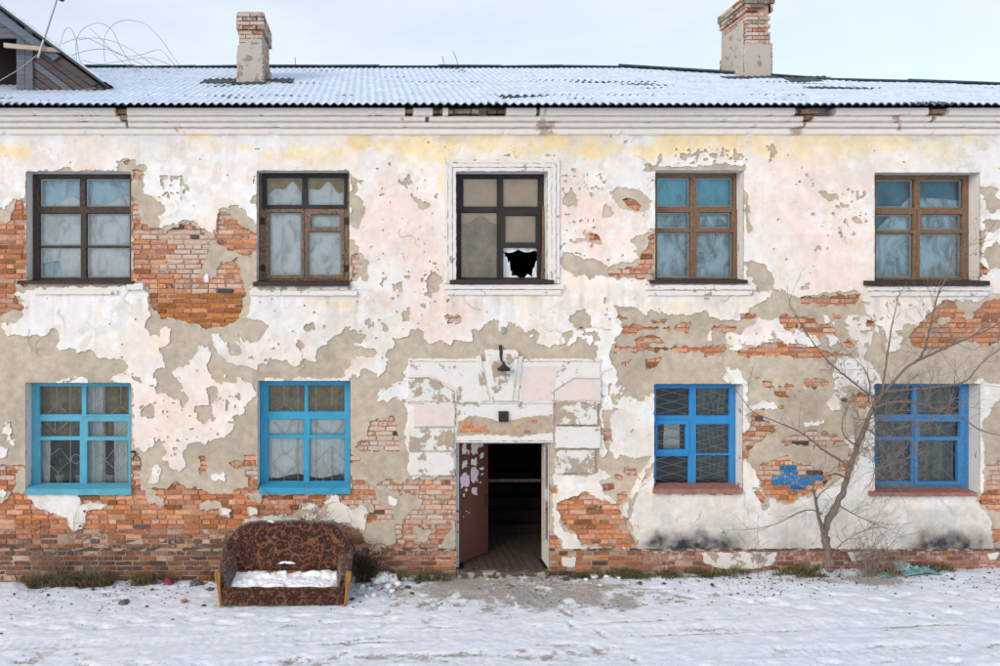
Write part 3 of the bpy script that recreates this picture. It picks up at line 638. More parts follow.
so = (xm * (0.95 * sstep(523, 546, gy2) + 0.14 * sstep(505, 532, gy2)) * (0.85 + 0.4 * fbm(GX, GY, 9, 103, 4, 0.7)))[..., None]; so = np.clip(so, 0, 1)
CF = CF * (1 - so) + SC * so
# hairline cracks running from the corners of the openings and the broken edges
crk = np.zeros(GX.shape); rc = random.Random(5)
starts = [(131,283,40),(27,383,215),(40,340,110),(257,171,240),(349,285,30),(350,381,320),(456,172,215),(547,282,60),(655,171,235),(743,284,35),(743,384,320),(874,173,230),(979,284,50),(979,384,310),(742,491,60),(654,491,120),(600,378,330),(408,378,200),(874,493,130),(690,320,80),(300,350,70),(180,260,20),(560,345,300),(820,370,40),(720,300,20),(940,500,80),(700,510,60),(30,330,80),(840,230,100),(400,230,80),(610,330,250),(960,310,100),(60,310,70),(330,330,40),(480,310,200)]
for (sx0, sy0, an) in starts[::2] + starts[21:30:2]:
    x_, y_ = sx0, sy0; an = an0 = math.radians(an); n_ = rc.randrange(6, 14)
    for k in range(n_):
        an += rc.uniform(-1.0, 1.0) - 0.25 * math.sin(an - an0); L_ = rc.uniform(1.8, 4.5); x2, y2 = x_ + math.cos(an) * L_, y_ + math.sin(an) * L_
        i0 = max(0, int((min(x_, x2) - 3 - gx[0]) / GS)); i1 = int((max(x_, x2) + 3 - gx[0]) / GS) + 2; j0 = max(0, int((min(y_, y2) - 3 - gy[0]) / GS)); j1 = int((max(y_, y2) + 3 - gy[0]) / GS) + 2
        X_ = GX[j0:j1, i0:i1]; Y_ = GY[j0:j1, i0:i1]
        if X_.size:
            t_ = np.clip(((X_ - x_) * (x2 - x_) + (Y_ - y_) * (y2 - y_)) / (L_ * L_), 0, 1); d_ = np.hypot(X_ - x_ - t_ * (x2 - x_), Y_ - y_ - t_ * (y2 - y_))
            np.maximum(crk[j0:j1, i0:i1], (1 - np.clip(d_ / 0.85, 0, 1)) * (1 - k / n_) ** 0.5, out=crk[j0:j1, i0:i1])
        x_, y_ = x2, y2
CF = CF * (1 - 0.6 * crk[..., None])
U0 = np.array([0.49, 0.415, 0.325])
CU = U0 * (1 + 0.06 * c_c[..., None] + 0.22 * fbm(GX, GY, 40, 99, 5, 0.6)[..., None] + 0.08 * n_c[..., None])
so2 = np.clip(so * 0.8, 0, 1); CU = (CU * (1 - so2) + SC * so2) * (1 - 0.6 * crk[..., None])

def layer(name, F, yf, yb, C, mat, parent):
    """solid sheet of plaster where F > 0: marching squares with a skirt down to yb"""
    ny, nx = F.shape
    X = WX(GX); Z = WZ(GY)
    ins = F > 0
    vid = np.full(F.shape, -1, int); vid[ins] = np.arange(ins.sum())
    V = [np.stack([X[ins], yf[ins], Z[ins]], -1)]; Cc = [C[ins]]
    c = ins[:-1, :-1].astype(int) + ins[:-1, 1:] + ins[1:, 1:] + ins[1:, :-1]
    jj, ii = np.nonzero(c == 4)
    quads = np.stack([vid[jj + 1, ii], vid[jj + 1, ii + 1], vid[jj, ii + 1], vid[jj, ii]], -1)
    ev = {}; ep = []; ec = []; base = int(ins.sum())
    polys = []; skirts = []
    def cross(a, b):
        k = (a, b) if a < b else (b, a)
        if k in ev: return ev[k]
        fa, fb = F[k[0]], F[k[1]]; t = fa / (fa - fb); t = min(max(t, 0.02), 0.98)
        pa, pb = k
        ep.append((X[pa] * (1 - t) + X[pb] * t, yf[pa] * (1 - t) + yf[pb] * t, Z[pa] * (1 - t) + Z[pb] * t))
        ec.append(C[pa] if fa > 0 else C[pb])
        ev[k] = base + len(ep) - 1; return ev[k]
    mj, mi = np.nonzero((c > 0) & (c < 4))
    for j, i in zip(mj.tolist(), mi.tolist()):
        cs = [(j + 1, i), (j + 1, i + 1), (j, i + 1), (j, i)]
        poly = []; cr = []
        for k in range(4):
            a, b = cs[k], cs[(k + 1) % 4]
            ia, ib = ins[a], ins[b]
            if ia: poly.append(int(vid[a]))
            if ia != ib:
                e = cross(a, b); poly.append(e); cr.append((e, ia))
        if len(poly) >= 3: polys.append(tuple(poly))
        for k in range(len(cr)):
            e, leaving = cr[k]
            if leaving: skirts.append((e, cr[(k + 1) % len(cr)][0]))
    nv = base + len(ep)
    V.append(np.array(ep).reshape(-1, 3)); Cc.append(np.array(ec).reshape(-1, 3))
    V = np.concatenate(V); Cc = np.concatenate(Cc)
    # skirt vertices are their own, so that the broken edge stays sharp
    E = V[base:]; EC = Cc[base:] * 0.95
    Eb = E.copy(); Eb[:, 1] = yb
    V = np.concatenate([V, E, Eb]); Cc = np.concatenate([Cc, EC, EC])
    ne = len(E)
    sk = [(a - base + nv, b - base + nv, b - base + nv + ne, a - base + nv + ne) for a, b in skirts]
    me = bpy.data.meshes.new(name)
    faces = quads.tolist() + polys + sk
    lens = np.array([len(f) for f in faces], np.int32)
    flat = np.fromiter((i for f in faces for i in f), np.int32, int(lens.sum()))
    me.vertices.add(len(V)); me.vertices.foreach_set('co', np.ascontiguousarray(V, np.float32).ravel())
    me.loops.add(len(flat)); me.loops.foreach_set('vertex_index', flat)
    me.polygons.add(len(lens)); me.polygons.foreach_set('loop_start', np.concatenate([[0], np.cumsum(lens)[:-1]]).astype(np.int32))
    me.update(calc_edges=True); me.validate()
    me.shade_smooth()
    me.materials.append(mat); add_col(me, 'Col', Cc)
    o = bpy.data.objects.new(name, me); COL.objects.link(o); o.parent = parent
    return o

# --- structural wall: mortar bed with openings, plastered reveals
X0, X1, WALL_T = -12.5, 12.5, 0.5
ZB, ZT = -0.6, 7.2
def opw(k):
    a, b, c, d = OPEN[k]; return WX(a), WX(c), WZ(d), WZ(b)
wb = MB()
xs = sorted({X0, X1} | {v for k in OPEN for v in opw(k)[:2]}); zs = sorted({ZB, ZT} | {v for k in OPEN for v in opw(k)[2:]})
def in_open(x, z): return any(a < x < b and c < z < d for a, b, c, d in map(opw, OPEN))
YM = 0.019
for i in range(len(xs) - 1):
    for j in range(len(zs) - 1):
        if not in_open((xs[i] + xs[i + 1]) / 2, (zs[j] + zs[j + 1]) / 2):
            wb.add([(xs[i], YM, zs[j]), (xs[i + 1], YM, zs[j]), (xs[i + 1], YM, zs[j + 1]), (xs[i], YM, zs[j + 1])], [(0, 1, 2, 3)])
            wb.add([(xs[i], WALL_T, zs[j]), (xs[i + 1], WALL_T, zs[j]), (xs[i + 1], WALL_T, zs[j + 1]), (xs[i], WALL_T, zs[j + 1])], [(3, 2, 1, 0)])
nf_m = len(wb.f)
for k in OPEN:
    a, b, c, d = opw(k); y0, y1 = -0.006, WALL_T
    wb.add([(a, y0, c), (a, y1, c), (a, y1, d), (a, y0, d)], [(0, 1, 2, 3)]); wb.add([(b, y0, c), (b, y1, c), (b, y1, d), (b, y0, d)], [(3, 2, 1, 0)])
    wb.add([(a, y0, d), (a, y1, d), (b, y1, d), (b, y0, d)], [(0, 1, 2, 3)]); wb.add([(a, y0, c), (b, y0, c), (b, y1, c), (a, y1, c)], [(0, 1, 2, 3)])
nf_r = len(wb.f)
wb.box(X0, X0 + 0.4, WALL_T + 0.002, 9.5, ZB, ZT); wb.box(X1 - 0.4, X1, WALL_T + 0.002, 9.5, ZB, ZT); wb.box(X0, X1, 9.502, 10, ZB, ZT)
wb.add([(X0, YM, ZB), (X0, WALL_T, ZB), (X0, WALL_T, ZT), (X0, YM, ZT)], [(0, 1, 2, 3)]); wb.add([(X1, YM, ZB), (X1, WALL_T, ZB), (X1, WALL_T, ZT), (X1, YM, ZT)], [(3, 2, 1, 0)])
WALL = wb.out('wall', M['mortar'], HOUSE)
WALL.data.materials.append(M['reveal']); WALL.data.materials.append(M['room'])
for i, p in enumerate(WALL.data.polygons): p.material_index = 1 if nf_m <= i < nf_r else 0
yw = 0.004 * fbm(GX, GY, 90, 111, 3) + 0.0016 * fbm(GX, GY, 12, 121, 3)
layer('undercoat', UNDs, -0.010 + yw, 0.02, CU, M['under'], WALL)
layer('finish_plaster', FINs, -0.022 + yw - 0.007 * (1 - sstep(0, 4, FIN)) * np.clip(0.3 + c_a + fbm(GX, GY, 20, 131, 2), 0, 1.3), -0.002, CF, M['finish'], WALL)

# --- bricks
def samp(F, px, py):
    i = np.clip(((np.asarray(px) - gx[0]) / GS).round().astype(int), 0, len(gx) - 1); j = np.clip(((np.asarray(py) - gy[0]) / GS).round().astype(int), 0, len(gy) - 1)
    return F[j, i]
def brick_mesh(seed):
    r = random.Random(seed); b = 0.006
    j = lambda s: r.uniform(-s, s)
    def ring(ins, y, jit):
        o = []
        for (u, w) in ((-1, -1), (0, -1), (1, -1), (1, 0), (1, 1), (0, 1), (-1, 1), (-1, 0)):
            o.append((u * (0.5) - u * ins / 0.25 + j(jit) / 0.25, y + (j(0.004) if y < 0.005 else 0), w * 0.5 - w * ins / 0.066 + j(jit) / 0.066))
        return o
    v = ring(b * r.uniform(0.8, 1.8), 0.0, 0.0045) + ring(0.0012, b, 0.0038) + ring(0.0, 0.05, 0.0)
    if r.random() < 0.35:      # a broken corner
        k = r.choice([0, 2, 4, 6]); x, y, z = v[k]; v[k] = (x * 0.93, y + 0.008, z * 0.75)
    f = [tuple(range(8))]
    for s in (0, 8):
        for k in range(8):
            k2 = (k + 1) % 8; f.append((s + k, s + 8 + k, s + 8 + k2, s + k2))
    return v, f
BV = [brick_mesh(s) for s in range(10)]
PAL = [(0.60, 0.23, 0.095), (0.64, 0.27, 0.12), (0.58, 0.27, 0.155), (0.62, 0.33, 0.21), (0.54, 0.20, 0.085), (0.46, 0.17, 0.08), (0.62, 0.30, 0.17)]
cand = []                         # x0,x1,z0,z1,yfront,visible,color,alpha
CH, JT = 0.0768, 0.0125
ZL = WZ(549)                      # top of the plinth
def brick_rows(zlo, zhi, y, px0, px1, plinth):
    r = 0; z = zlo
    while z < zhi - 0.02:
        z0, z1 = z, min(z + CH - JT, zhi - 0.004)
        hdr = (r % 4 == 2) if not plinth else (r % 3 == 1)
        L = 0.12 if hdr else 0.25
        x = WX(px0) - (0.125 if r % 2 else 0.0) - random.uniform(0, 0.03)
        while x < WX(px1):
            l = L if random.random() > 0.14 else (0.12 if L > 0.2 else 0.25)
            cand_add(x, x + l, z0, z1, y, plinth); x += l + JT * random.uniform(0.8, 1.25)
        z += CH; r += 1
def cand_add(x0, x1, z0, z1, y, plinth):
    segs = [(x0, x1)]
    for k in OPEN:
        a, b, c, d = opw(k)
        if z1 > c and z0 < d:
            n = []
            for s0, s1 in segs:
                if s1 <= a or s0 >= b: n.append((s0, s1)); continue
                if s0 < a: n.append((s0, a - 0.002))
                if s1 > b: n.append((b + 0.002, s1))
            segs = n
    for s0, s1 in segs:
        if s1 - s0 < 0.03: continue
        u = np.linspace(s0, s1, 7)[1:-1]; px = (np.repeat(u[None], 3, 0) - WX(500)) * 64 + 500
        zz = np.array([z0 + 0.01, (z0 + z1) / 2, z1 - 0.01])[:, None] + 0 * u[None]; py = 300 + (CZ - zz) * 64
        e = 1.0 if plinth else float((np.maximum(samp(UNDs, px, py), samp(FINs, px, py)) < 0).mean())
        if e < 0.04: continue
        cx, cy = px.mean(), py.mean()
        cand.append([s0, s1, z0, z1, y, e, cx, cy, plinth])
random.seed(11)
brick_rows(ZL + 0.004 - CH * 1, 7.1, 0.0, -60, 1060, False)
cand = [c for c in cand if c[2] > ZL - 0.01]
nmain = len(cand)
BLUEP = [(773,466),(795,467),(798,474),(817,476),(817,482),(805,483),(805,488),(790,489),(788,493),(774,491),(772,480),(776,470)]
def inpoly(p, x, y):
    c = False
    for (ax, ay), (bx, by) in zip(p, p[1:] + p[:1]):
        if (ay > y) != (by > y) and x < (bx - ax) * (y - ay) / (by - ay) + ax: c = not c
    return c
def brick_color(px, py, plinth):
    c = list(random.choice(PAL)); a = 0.20 + random.uniform(-0.12, 0.2) + 0.42 * max(0, float(fbm(np.array([px]), np.array([py]), 45, 181, 3)[0]))
    v = random.uniform(0.72, 1.28)
    if py < 400:
        c = [c[0] * 1.0, c[1] * 1.06, c[2] * 1.15]; a += 0.05
        if py < 330: a += 0.34 * math.exp(-((px - 190) / 24) ** 2 - ((py - 258) / 32) ** 2) * random.uniform(0.4, 1.3)
        if 145 < px < 250 and py > 295: c = list(random.choice([(0.46, 0.17, 0.05), (0.42, 0.145, 0.045), (0.55, 0.24, 0.11)])); a = 0.08
        if px < 30: a = 0.1
        if px > 900: a = 0.22 + 0.2 * random.random()
    elif py < 480: a += 0.22
    if 480 < py < 530 and px < 260: a = random.uniform(0.02, 0.3)
    if 372 < px < 456 and py < 550: a += 0.18; c[1] *= 1.15; c[2] *= 1.3
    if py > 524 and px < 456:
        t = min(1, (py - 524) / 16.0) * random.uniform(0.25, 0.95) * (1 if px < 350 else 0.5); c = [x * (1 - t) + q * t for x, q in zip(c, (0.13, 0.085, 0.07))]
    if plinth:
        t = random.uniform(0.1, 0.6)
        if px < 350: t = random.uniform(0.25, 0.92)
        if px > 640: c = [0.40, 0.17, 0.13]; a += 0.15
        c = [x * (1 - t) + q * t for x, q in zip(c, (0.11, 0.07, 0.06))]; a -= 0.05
    if random.random() < 0.012: c = [0.11, 0.085, 0.08]; a = 0.05
    elif random.random() < 0.06: c = [0.30, 0.12, 0.05]
    if not plinth and inpoly(BLUEP, px, py): c = [0.02, 0.20, 0.47] if random.random() > 0.12 else c; a = random.uniform(0.2, 0.42); v = random.uniform(0.85, 1.15)
    return [x * v for x in c], max(0.0, min(1, a))
# plinth stands 6 cm proud
PY = -0.055
for (pa, pb) in ((-130, 456), (549, 1130)):
    mb = MB(); mb.box(WX(pa), WX(pb), PY + 0.012, 0.013, ZB, ZL - 0.012)
    mb.out('plinth', M['mortar'], HOUSE)
random.seed(12)
# plinth bricks use the same routine, drawn on their own plane
brick_rows(ZL - 0.008 - CH * 8, ZL - 0.008, PY, -60, 456, True)
k0 = len(cand)
brick_rows(ZL - 0.008 - CH * 8, ZL - 0.008, PY, 550, 1060, True)
cand = [c for i, c in enumerate(cand) if not (c[8] and i < k0 and c[1] > WX(456)) and c[3] > -0.35]
# plinth plaster remains: hide nothing, but leave bricks out where cement covers them
def sizekey(c): return -(c[1] - c[0]) * (c[3] - c[2]) * c[5] / (12 + c[4]) ** 2 + random.uniform(0, 0.00002) + (0.00006 if c[8] else 0)
vis = [c for c in cand if -5 < c[6] < 1005]
vis.sort(key=sizekey); chosen = set(id(c) for c in vis[:300])
bm_shared = []
for v, f in BV:
    me = bpy.data.meshes.new('brick'); me.from_pydata(v, [], f); me.update(); me.materials.append(M['brick_o']); bm_shared.append(me)
BVn = [(np.array(v), f) for v, f in BV]
jv = []; jf = []; jc = []; off = 0
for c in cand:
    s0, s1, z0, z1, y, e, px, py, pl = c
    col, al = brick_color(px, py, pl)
    k = random.randrange(len(BV)); yy = y + random.uniform(-0.006, 0.008) + (random.uniform(0.008, 0.016) if random.random() < 0.12 else 0)
    if id(c) in chosen:
        o = bpy.data.objects.new('brick', bm_shared[k]); COL.objects.link(o); o.parent = WALL
        o.location = ((s0 + s1) / 2, yy, (z0 + z1) / 2); o.scale = (s1 - s0, 1, z1 - z0); o.rotation_euler = (random.uniform(-0.04, 0.04), random.uniform(-0.02, 0.02), random.uniform(-0.012, 0.012))
        o.color = tuple(col) + (al,)
    else:
        v, f = BVn[k]
        jv.append(v * np.array([s1 - s0, 1, z1 - z0]) + np.array([(s0 + s1) / 2, yy, (z0 + z1) / 2]))
        jf += [tuple(i + off for i in q) for q in f]; off += len(v); jc += [tuple(col) + (al,)] * len(v)
o = mobj('remaining_bricks', np.concatenate(jv), jf, M['brick_a'], WALL); add_col(o.data, 'Col', np.array(jc)); o['kind'] = 'stuff'
print('bricks', len(cand), 'singles', len(chosen))
# sloping mortar cap on the plinth ledge
for (pa, pb) in ((-130, 456), (549, 1130)):
    n = int((pb - pa) / 2); V = np.zeros((5, n, 3)); u = np.linspace(pa, pb, n)
    e = 0.012 * fbm(u, u * 0 + 3, 9, 141, 3) + 0.006 * fbm(u, u * 0 + 9, 3, 145, 2)
    prof = [(PY + 0.006, -0.016), (PY + 0.002, -0.008), (PY + 0.012, 0.000), (-0.02, 0.014), (0.02, 0.020)]
    for r, (yy, zz) in enumerate(prof):
        V[r, :, 0] = WX(u); V[r, :, 1] = yy - (e if r < 3 else 0); V[r, :, 2] = ZL + zz + (e * (0.9 if r < 4 else 0))
    grid_mesh('plinth_cap', V, M['plinthcap'] if 'plinthcap' in M else M['ledge'], HOUSE)
# cement smear over part of the right plinth
random.seed(13)
def slab(poly, y0, y1, jit=0.5, ch=0.006, step=2.5, plane=0.0):
    """prism with slightly broken edges from an outline in photo units (drawn at depth 'plane')"""
    pts = []
    for (ax, ay), (bx, by) in zip(poly, poly[1:] + poly[:1]):
        n = max(1, int(math.hypot(bx - ax, by - ay) / step))
        for k in range(n):
            t = k / n; pts.append((ax + (bx - ax) * t + random.uniform(-jit, jit) * (k > 0), ay + (by - ay) * t + random.uniform(-jit, jit) * (k > 0)))
    w = [P(px, py, plane) for px, py in pts]; w = [(p[0], p[2]) for p in w]
    cx = sum(p[0] for p in w) / len(w); cz = sum(p[1] for p in w) / len(w)
    if sum(a[0] * b[1] - b[0] * a[1] for a, b in zip(w, w[1:] + w[:1])) < 0: w.reverse()
    def inset(d):
        o = []
        for i, p in enumerate(w):
            a = Vector(w[i - 1]); b = Vector(w[(i + 1) % len(w)]); t = (b - a); t = t.normalized() if t.length > 1e-9 else Vector((1, 0))
            o.append((p[0] - t.y * d, p[1] + t.x * d))
        return o
    n = len(w); v = [(x, y0, z) for x, z in inset(ch)] + [(x, y0 + ch, z) for x, z in w] + [(x, y1, z) for x, z in w]
    f = [tuple(range(n))]
    for s in (0, n):
        for k in range(n): f.append((s + k, s + n + k, s + n + (k + 1) % n, s + (k + 1) % n))
    return v, f
for poly in ([(700,551),(735,551),(775,551),(772,562),(760,566),(735,570),(716,566),(703,562)], [(845,551),(876,551),(872,558),(850,560)], [(560,556),(575,556),(573,566),(562,565)], [(985,552),(996,551),(994,558),(987,559)]):
    v, f = slab(poly, PY - 0.009, PY + 0.01, 0.9, 0.003)
    mobj('cement_patch', v, f, M['arch_grey'], HOUSE)
# ------------------------------------------------------------------ cornice
random.seed(21)
def strip_band(name, pa, pb, ptop, pbot, proj, mat, parent, seed, amp=0.006):
    """one moulded band of the cornice with a worn lower edge"""
    n = max(4, int((pb - pa) / 3)); u = np.linspace(pa, pb, n)
    zt = P(0, ptop, -proj)[2]; zb = P(0, pbot, -proj)[2]; xs = WX(u)
    e = amp * fbm(u, u * 0, 14, seed, 4, 0.6); e2 = amp * fbm(u, u * 0 + 40, 5, seed + 3, 3, 0.6)
    chip = np.where(fbm(u, u * 0 + 7, 8, seed + 5, 3, 0.6) > 0.52, 0.014, 0.0)
    h = zt - zb
    prof = [(0.03, zb), (-proj + 0.03, zb), (-proj + 0.008, zb + 0.006), (-proj, zb + 0.2 * h), (-proj - 0.006, zb + 0.6 * h), (-proj - 0.002, zt - 0.008), (-proj + 0.012, zt), (0.03, zt)]
    V = np.zeros((len(prof), n, 3))
    for r, (yy, zz) in enumerate(prof):
        V[r, :, 0] = xs; V[r, :, 1] = yy + (e + e2 if 0 < r < 7 else 0) + (chip if r in (2, 3) else 0); V[r, :, 2] = zz + (e2 + chip if r in (1, 2, 3) else 0)
    # end caps
    v = V.reshape(-1, 3); idx = np.arange(len(v)).reshape(len(prof), n)
    q = [tuple(x) for x in np.stack([idx[:-1, :-1], idx[:-1, 1:], idx[1:, 1:], idx[1:, :-1]], -1).reshape(-1, 4)]
    q.append(tuple(idx[::-1, 0])); q.append(tuple(idx[:, -1]))
    return mobj(name, v, [tuple(int(i) for i in t) for t in q], mat, parent)
CORN = mobj('cornice', *(lambda m: (m.v, m.f))(MB().box(X0, X1, -0.02, 0.012, P(0, 134, 0)[2] + 0.02, 7.25)), M['cornice'], HOUSE)
bands = [(107.5, 114.6, 0.31, [(121, 133), (404, 412), (431, 441), (446, 503), (532, 536), (784, 824), (914, 934)]),
         (116.0, 120.6, 0.225, [(124, 132), (424, 428), (795, 806), (921, 926)]),
         (122.0, 126.6, 0.145, [(128, 131), (798, 801)]),
         (128.0, 134.2, 0.07, [])]
for bi, (pt, pb_, pr, gaps) in enumerate(bands):
    a = -180.0
    for g0, g1 in gaps + [(1180, 1180)]:
        strip_band('moulding', a, g0 if g0 < 1170 else 1180, pt, pb_, pr, M['cornice'], CORN, 200 + bi * 7); a = g1
# bricks of the corbel course seen where the top mouldings have fallen
random.seed(22)
jv = []; jf = []; jc = []; off = 0
for (g0, g1) in bands[0][3] + [(124, 132), (795, 806), (921, 926)]:
    x = WX(g0) - 0.03
    while x < WX(g1):
        l = random.choice([0.12, 0.12, 0.25]); v, f = BVn[random.randrange(10)]
        zc = P(0, 111, -0.24)[2]
        for dz, yy in ((0.0, -0.24), (-0.0768, -0.17)):
            if random.random() < 0.85:
                jv.append(v * np.array([l, 3.5, 0.062]) + np.array([x + l / 2, yy + random.uniform(-0.02, 0.03), zc + dz])); jf += [tuple(i + off for i in q) for q in f]; off += len(v)
                jc += [random.choice([(0.42, 0.22, 0.10, 0.3), (0.48, 0.30, 0.16, 0.4), (0.25, 0.14, 0.09, 0.2), (0.5, 0.36, 0.24, 0.6)])] * len(v)
        x += l + 0.012
o = mobj('corbel_bricks', np.concatenate(jv), jf, M['brick_a'], CORN); add_col(o.data, 'Col', np.array(jc)); o['kind'] = 'stuff'

# ------------------------------------------------------------------ interior shell
mb = MB()
for z in (0.05, 3.35, 7.0): mb.box(X0 + 0.4, X1 - 0.4, WALL_T + 0.004, 9.4, z - 0.12, z)
mb.box(X0 + 0.4, X1 - 0.4, 4.6, 4.75, 0.052, 3.22); mb.box(X0 + 0.4, X1 - 0.4, 4.6, 4.75, 3.352, 6.87)
for px in (-40, 190, 600, 800, 1045):
    for z0, z1 in ((0.052, 3.22), (3.352, 6.87)): mb.box(WX(px) - 0.08, WX(px) + 0.08, WALL_T + 0.006, 4.598, z0, z1)
for px in (410,): mb.box(WX(px) - 0.08, WX(px) + 0.08, WALL_T + 0.006, 4.598, 3.352, 6.87)
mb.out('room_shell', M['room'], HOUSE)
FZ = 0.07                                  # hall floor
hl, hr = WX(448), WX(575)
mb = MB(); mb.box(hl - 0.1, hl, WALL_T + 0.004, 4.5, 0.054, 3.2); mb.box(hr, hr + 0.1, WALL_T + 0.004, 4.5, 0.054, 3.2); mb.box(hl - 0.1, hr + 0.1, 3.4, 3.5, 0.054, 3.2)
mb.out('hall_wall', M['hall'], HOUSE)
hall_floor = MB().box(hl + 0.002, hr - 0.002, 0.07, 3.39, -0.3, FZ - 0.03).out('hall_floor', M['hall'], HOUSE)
x = hl + 0.004; k = 0
while x < hr - 0.05:
    w = 0.125
    inside = WX(457) < x < WX(548) - 0.1
    MB().box(x, min(x + w - 0.008, hr - 0.004), 0.0 + random.uniform(-0.05, 0.03) if inside else WALL_T + 0.01, 3.385, FZ - 0.029, FZ + random.uniform(-0.004, 0.004)).out('floor_board', M['hall_floor'], hall_floor)
    x += w
# inner steps and a rail at the back of the hall
st = MB()
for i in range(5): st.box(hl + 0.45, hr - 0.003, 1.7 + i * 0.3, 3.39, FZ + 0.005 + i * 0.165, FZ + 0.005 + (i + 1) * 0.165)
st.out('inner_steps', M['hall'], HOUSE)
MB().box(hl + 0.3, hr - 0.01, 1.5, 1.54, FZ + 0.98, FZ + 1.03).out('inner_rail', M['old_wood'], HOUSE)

# ------------------------------------------------------------------ windows
YF = 0.20                                   # frame plane
def PW(px, py, y=YF): p = P(px, py, y); return p[0], p[2]
def frame_with_holes(rect, holes, y0, y1):
    """solid board with rectangular holes"""
    X = sorted({rect[0], rect[1]} | {h[0] for h in holes} | {h[1] for h in holes}); Z = sorted({rect[2], rect[3]} | {h[2] for h in holes} | {h[3] for h in holes})
    nx, nz = len(X) - 1, len(Z) - 1
    solid = [[not any(h[0] < (X[i] + X[i + 1]) / 2 < h[1] and h[2] < (Z[j] + Z[j + 1]) / 2 < h[3] for h in holes) for j in range(nz)] for i in range(nx)]
    vid = {}; v = []; f = []
    def vv(i, j, b):
        if (i, j, b) not in vid: vid[(i, j, b)] = len(v); v.append((X[i], (y0, y1)[b], Z[j]))
        return vid[(i, j, b)]
    g = lambda i, j: 0 <= i < nx and 0 <= j < nz and solid[i][j]
    for i in range(nx):
        for j in range(nz):
            if not solid[i][j]: continue
            f.append((vv(i, j, 0), vv(i + 1, j, 0), vv(i + 1, j + 1, 0), vv(i, j + 1, 0))); f.append((vv(i, j, 1), vv(i, j + 1, 1), vv(i + 1, j + 1, 1), vv(i + 1, j, 1)))
            if not g(i - 1, j): f.append((vv(i, j, 0), vv(i, j + 1, 0), vv(i, j + 1, 1), vv(i, j, 1)))
            if not g(i + 1, j): f.append((vv(i + 1, j, 0), vv(i + 1, j, 1), vv(i + 1, j + 1, 1), vv(i + 1, j + 1, 0)))
            if not g(i, j - 1): f.append((vv(i, j, 0), vv(i, j, 1), vv(i + 1, j, 1), vv(i + 1, j, 0)))
            if not g(i, j + 1): f.append((vv(i, j + 1, 0), vv(i + 1, j + 1, 0), vv(i + 1, j + 1, 1), vv(i, j + 1, 1)))
    return v, f
def window(key, panes, mat, label, glass='glass', sash=(), broken=(), inner=None):
    """frame board, raised sashes, one pane for each light"""
    a, b, c, d = opw(key)
    rect = (a + 0.003, b - 0.003, c + 0.003, d - 0.003)
    holes = []
    for (x0, y0, x1, y1) in panes:
        p, q = PW(x0, y1), PW(x1, y0); holes.append((max(p[0] - 0.011, rect[0] + 0.03), min(q[0] + 0.011, rect[1] - 0.03), p[1] - 0.011, q[1] + 0.011))
    v, f = frame_with_holes(rect, holes, YF, YF + 0.05)
    W = mobj('window', v, f, mat, HOUSE, bevel=0.005); W['label'] = label
    for (x0, y0, x1, y1) in sash:           # opening casements stand a little proud
        p, q = PW(x0, y1), PW(x1, y0)
        hs = [h for h in holes if h[0] > p[0] and h[1] < q[0] and h[2] > p[1] and h[3] < q[1]]
        v, f = frame_with_holes((p[0], q[0], p[1], q[1]), hs, YF - 0.016, YF + 0.002)
        mobj('casement', v, f, mat, W, bevel=0.004)
    for i, h in enumerate(holes):
        t = 0.005                             # putty / bead
        v, f = frame_with_holes((h[0] - 0.001, h[1] + 0.001, h[2] - 0.001, h[3] + 0.001), [(h[0] + t, h[1] - t, h[2] + t, h[3] - t)], YF + 0.028, YF + 0.05)
        mobj('glazing_bead', v, f, mat, W)
        if i in broken: continue
        m = MB(); y = YF + 0.039; tl = random.uniform(-0.003, 0.003)
        m.add([(h[0], y, h[2]), (h[1], y + tl, h[2]), (h[1], y, h[3]), (h[0], y + tl, h[3])], [(0, 1, 2, 3)])
        m.out('pane', M[glass], W)
    if inner:                                # the second, inner frame of the double window
        v, f = frame_with_holes(rect, [(h[0] + 0.026, h[1] - 0.026, h[2] + 0.026, h[3] - 0.022) for h in holes], YF + 0.055, YF + 0.078)
        mobj('inner_frame', v, f, M[inner], W)
    return W
def sill(W, x0, x1, ytop, ybot, mat, proj=0.09, name='sill', slope=0.03):
    """board lying in the opening and sticking out of the wall"""
    p0 = P(x0, ytop, -proj); p1 = P(x1, ybot, -proj); zt, zb = p0[2], p1[2]; n = 14
    m = MB(); rows = []
    for i in range(n + 1):
        t = i / n; x = p0[0] + (p1[0] - p0[0]) * t; w = random.uniform(-0.005, 0.005)
        rows.append([(x, YF - 0.002, zt + slope), (x, -proj + w, zt + w * 0.6), (x, -proj + w, zb + w * 0.6), (x, -0.012, zb), (x, -0.012, zb + 0.012 + 0 * t), (x, YF - 0.002, zb + 0.012)])
    v = [q for r in rows for q in r]; f = []
    for i in range(n):
        for k in range(6): f.append((i * 6 + k, (i + 1) * 6 + k, (i + 1) * 6 + (k + 1) % 6, i * 6 + (k + 1) % 6)[::-1])
    f.append(tuple(range(6))); f.append(tuple(n * 6 + k for k in range(5, -1, -1)))
    # keep the part inside the wall within the opening
    return mobj(name, v, f, mat, W)
def ledge(W, x0, x1, y0, y1, two=True):
    ym = (y0 + y1) / 2
    v, f = slab([(x0, y0), (x1, y0), (x1, ym - 0.4), (x0, ym - 0.4)], -0.075, 0.0, 0.35, 0.006, 3); mobj('sill_moulding', v, f, M['ledge'], W)
    v, f = slab([(x0 + 2.5, ym), (x1 - 2.5, ym), (x1 - 2.5, y1), (x0 + 2.5, y1)], -0.055, 0.0, 0.35, 0.006, 3); mobj('sill_moulding', v, f, M['ledge'], W)
random.seed(31)
